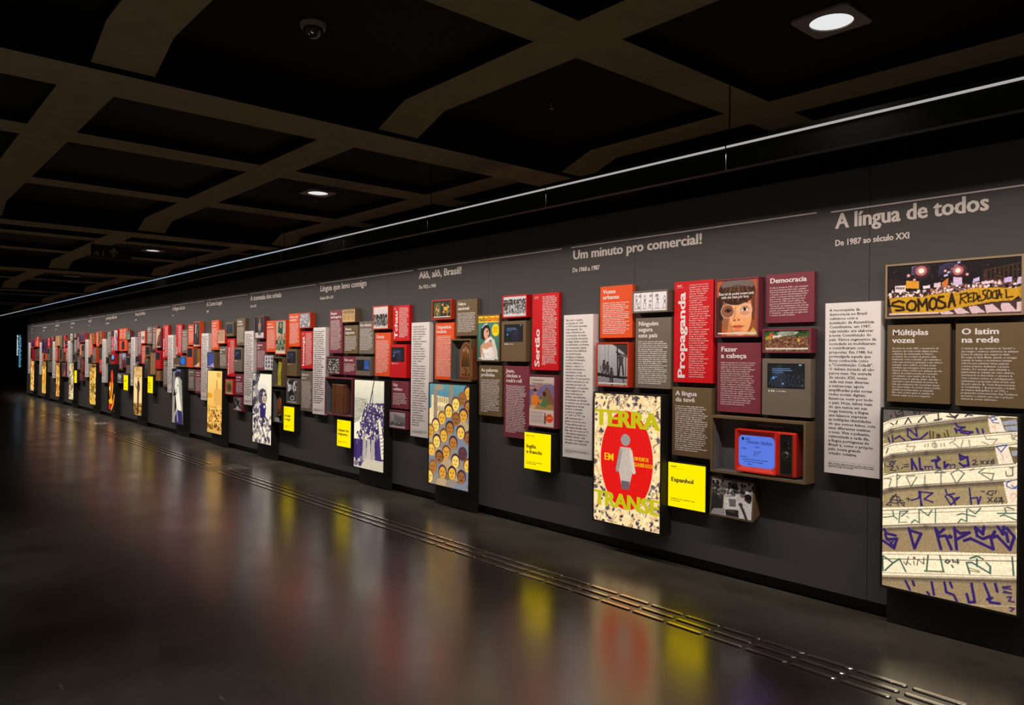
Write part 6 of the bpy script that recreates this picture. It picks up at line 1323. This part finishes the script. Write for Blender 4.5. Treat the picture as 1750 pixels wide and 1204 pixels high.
knob('knob', px_-.012, z0+.235, .011, .012, DKP, pn); knob('knob', px_-.018, z0+.205, .007, .010, DKP, pn); knob('knob', px_+.018, z0+.225, .008, .010, CHROME, pn)
for i in range(3): mesh('slider', *boxv(px_+.012+.009*i, px_+.016+.009*i, -DP-.007, -DP-.003, z0+.188, z0+.21), CHROME, pn)
mesh('panel_divider', *boxv(px_-.042, px_+.042, -DP-.006, -DP-.003, z0+.112, z0+.115), CHROME, pn)
for i in range(9): mesh('speaker_slat', *boxv(px_-.036, px_+.036, -DP-.006, -DP-.004, z0+.034+.008*i, z0+.038+.008*i), DKP, pn)
bm = bmesh.new(); tube(bm, [(-.10, -.05, z0+H-.002), (-.098, -.05, z0+H+.028), (-.09, -.05, z0+H+.031), (.10, -.05, z0+H+.031), (.108, -.05, z0+H+.028), (.11, -.05, z0+H-.002)], .0045); bmo('handle', bm, CHROME, tv, smooth=True)
bm = bmesh.new(); tube(bm, [(.20, -.03, z0+H-.004), (.20, -.03, z0+H+.022)], .004); bmo('aerial', bm, CHROME, tv, smooth=True)
for x, y in ((-.17, -.085), (.17, -.085), (-.17, -.02), (.17, -.02)):
    bm = bmesh.new(); bmesh.ops.create_cone(bm, cap_ends=True, segments=14, radius1=.011, radius2=.014, depth=.013, matrix=Matrix.Translation((x, y, .0065))); bmo('foot', bm, DKP, tv)
# old arched wooden radio
WOOD = mat('radio_wood', (.17, .048, .016), .3, noise=.35, scale=14); WOOD2 = mat('radio_wood_light', (.36, .13, .04), .3, noise=.3, scale=18); CLOTH = mat('speaker_cloth', (.13, .055, .02), .8, noise=.4, scale=300); BRASS = mat('dial_brass', (.5, .32, .12), .3, metal=.8)
tb, wb, hb, db = B['n12_radio']
rd = empty('radio', (-6.235, D-.012, B['n12_radio'][0].location.z+.0172), 'old arched wooden table radio inside its brown display case', 'radio')
def arch(hw, hz, n=14):
    P = [(-hw, 0), (hw, 0)]; sp = hz-hw*1.15
    for k in range(n+1):
        a = math.pi*k/n; P.append((hw*math.cos(a), sp+hw*1.15*math.sin(a)))
    return P
def extr(name, P, y0, y1, m_, par, z=0, x=0):
    n = len(P); V = [(p[0]+x, y0, p[1]+z) for p in P]+[(p[0]+x, y1, p[1]+z) for p in P]
    return mesh(name, V, [tuple(range(n)), tuple(range(n, 2*n))[::-1]]+[(k, n+k, n+(k+1) % n, (k+1) % n) for k in range(n)], m_, par)
HR = min(.385, hb-.045)
extr('cabinet', arch(.108, HR), -.068, -.002, WOOD, rd, .008); mesh('base', *boxv(-.113, .113, -.075, 0, 0, .03), WOOD, rd)
extr('front_moulding', arch(.100, HR-.014), -.071, -.068, WOOD2, rd, .012)
extr('speaker_cloth', arch(.078, HR*.60), -.0725, -.071, CLOTH, rd, HR*.36)
for x in (-.055, -.027, 0, .027, .055):
    hz = HR*.60-abs(x)*.55-.03
    bm = bmesh.new(); tube(bm, [(x*1.15, -.075, HR*.36), (x, -.075, HR*.36+hz*.7), (x*.72, -.075, HR*.36+hz+.008)], .0055, 6); bmo('grille_bar', bm, WOOD2, rd, smooth=True)
bm = bmesh.new(); bmesh.ops.create_cone(bm, cap_ends=True, segments=24, radius1=.028, radius2=.026, depth=.006, matrix=Matrix.Translation((0, -.074, HR*.27)) @ Matrix.Rotation(math.pi/2, 4, 'X')); bmo('dial', bm, BRASS, rd)
for x, z in ((-.05, .06), (0, .06), (.05, .06)):
    bm = bmesh.new(); bmesh.ops.create_cone(bm, cap_ends=True, segments=16, radius1=.012, radius2=.009, depth=.014, matrix=Matrix.Translation((x, -.078, z)) @ Matrix.Rotation(math.pi/2, 4, 'X')); bmo('knob', bm, WOOD, rd)
# leather suitcase
LEA = mat('brown_leather', (.20, .062, .024), .35, noise=.45, scale=26, bump=.3); LEA2 = mat('leather_trim', (.13, .036, .014), .4, noise=.3, scale=40)
t5 = B['n11_suitcase'][0]
su = empty('suitcase', (-8.83, D-.012, t5.location.z+.0172), 'brown leather suitcase standing inside the wide plum display case', 'suitcase')
bm = bmesh.new(); bbox_bm(bm, -.275, .088, -.085, -.002, 0, .385, .014, 3); bmo('shell', bm, LEA, su)
for x in (-.19, .045): mesh('strap', *joinvf([boxv(x-.011, x+.011, -.088, -.085, .004, .381), boxv(x-.011, x+.011, -.088, -.004, .385, .388)]), LEA2, su)
for x, z in ((-.259, .02), (-.259, .365), (.072, .02), (.072, .365)):
    bm = bmesh.new(); bbox_bm(bm, x-.018, x+.018, -.0885, -.0, z-.022, z+.022, .008, 2); bmo('corner', bm, LEA2, su)
bm = bmesh.new(); tube(bm, [(-.13, -.045, .383), (-.12, -.045, .402), (-.03, -.045, .402), (-.02, -.045, .383)], .006); bmo('handle', bm, LEA2, su, smooth=True)
for x in (-.19, .045): mesh('buckle', *boxv(x-.014, x+.014, -.0905, -.0875, .25, .275), BRASS, su)
# yellow ribbon
t6, w6, h6, d6 = B['n10_green']
rb = empty('ribbon', (t6.location.x+.15, D-.03, t6.location.z+.018), 'plain yellow ribbon hanging inside a narrow brown display case', 'ribbon')
YR = mat('yellow_ribbon', (.62, .50, .012), .5)
V, F = [], []
for i in range(13):
    z = (h6-.036)*i/12; x = -.012+.024*i/12; y_ = -.05+.004*math.sin(i*.9)
    V += [(x-.058+.006*(i/12), y_, z), (x+.058-.004*(i/12), y_, z), (x+.058-.004*(i/12), y_+.004, z), (x-.058+.006*(i/12), y_+.004, z)]
for i in range(12):
    a = i*4
    for k in range(4): F.append((a+k, a+(k+1) % 4, a+4+(k+1) % 4, a+4+k))
F += [(3, 2, 1, 0), (48, 49, 50, 51)]
mesh('band', V, F, YR, rb)
for s in (-1, 1): mesh('hem', [(V[i][0]-s*0 + (.0 if s < 0 else 0), V[i][1]-.0004, V[i][2]) for i in ()], [], YR, rb) if False else None
# woven shield and its card
t7, w7, h7, d7 = B['n10_basket']
sh = empty('woven_shield', (t7.location.x+.125, D-.03, t7.location.z+.095), 'orange woven oval shield leaning inside a black display case', 'shield')
WV = mat('woven_orange', (.52, .12, .022), .6, noise=.4, scale=70); WV2 = mat('woven_rim', (.62, .22, .07), .6, noise=.3, scale=60); WV3 = mat('woven_dark', (.10, .02, .01), .6)
bm = bmesh.new(); bmesh.ops.create_uvsphere(bm, u_segments=24, v_segments=14, radius=1)
ROT = Matrix.Rotation(.30, 4, 'Y')
for v in bm.verts: v.co = ROT @ Vector((v.co.x*.088, v.co.y*.022, v.co.z*.175)); v.co.z += .18; v.co.y -= .03
bmo('weave', bm, WV, sh, smooth=True)
def oval(rx, rz, y): return [tuple(Vector(((ROT @ Vector((rx*math.cos(a), 0, rz*math.sin(a)))).x, y, (ROT @ Vector((rx*math.cos(a), 0, rz*math.sin(a)))).z+.18))) for a in [2*math.pi*k/28 for k in range(29)]]
bm = bmesh.new(); tube(bm, oval(.094, .182, -.03), .009, 6); bmo('rim', bm, WV2, sh, smooth=True)
bm = bmesh.new(); tube(bm, oval(.062, .135, -.045), .004, 6); bmo('woven_band', bm, WV3, sh, smooth=True)
bm = bmesh.new(); tube(bm, [tuple(ROT @ Vector((0, -.052, z)) + Vector((0, 0, .18))) for z in (-.12, 0, .12)], .004, 6); bmo('spine', bm, WV3, sh, smooth=True)
cd = empty('caption_card', (t7.location.x+.03, D-.10, t7.location.z+.0172), 'small white caption card at the foot of the woven shield', 'card')
mesh('card', *boxv(0, .14, -.002, .002, 0, .052), PAN['white'], cd); rows('small_text', 3, .11, 3, .013, DK, cd, (.015, -.0026, .036))
bpy.data.objects.remove(_to); bpy.data.curves.remove(_cu)
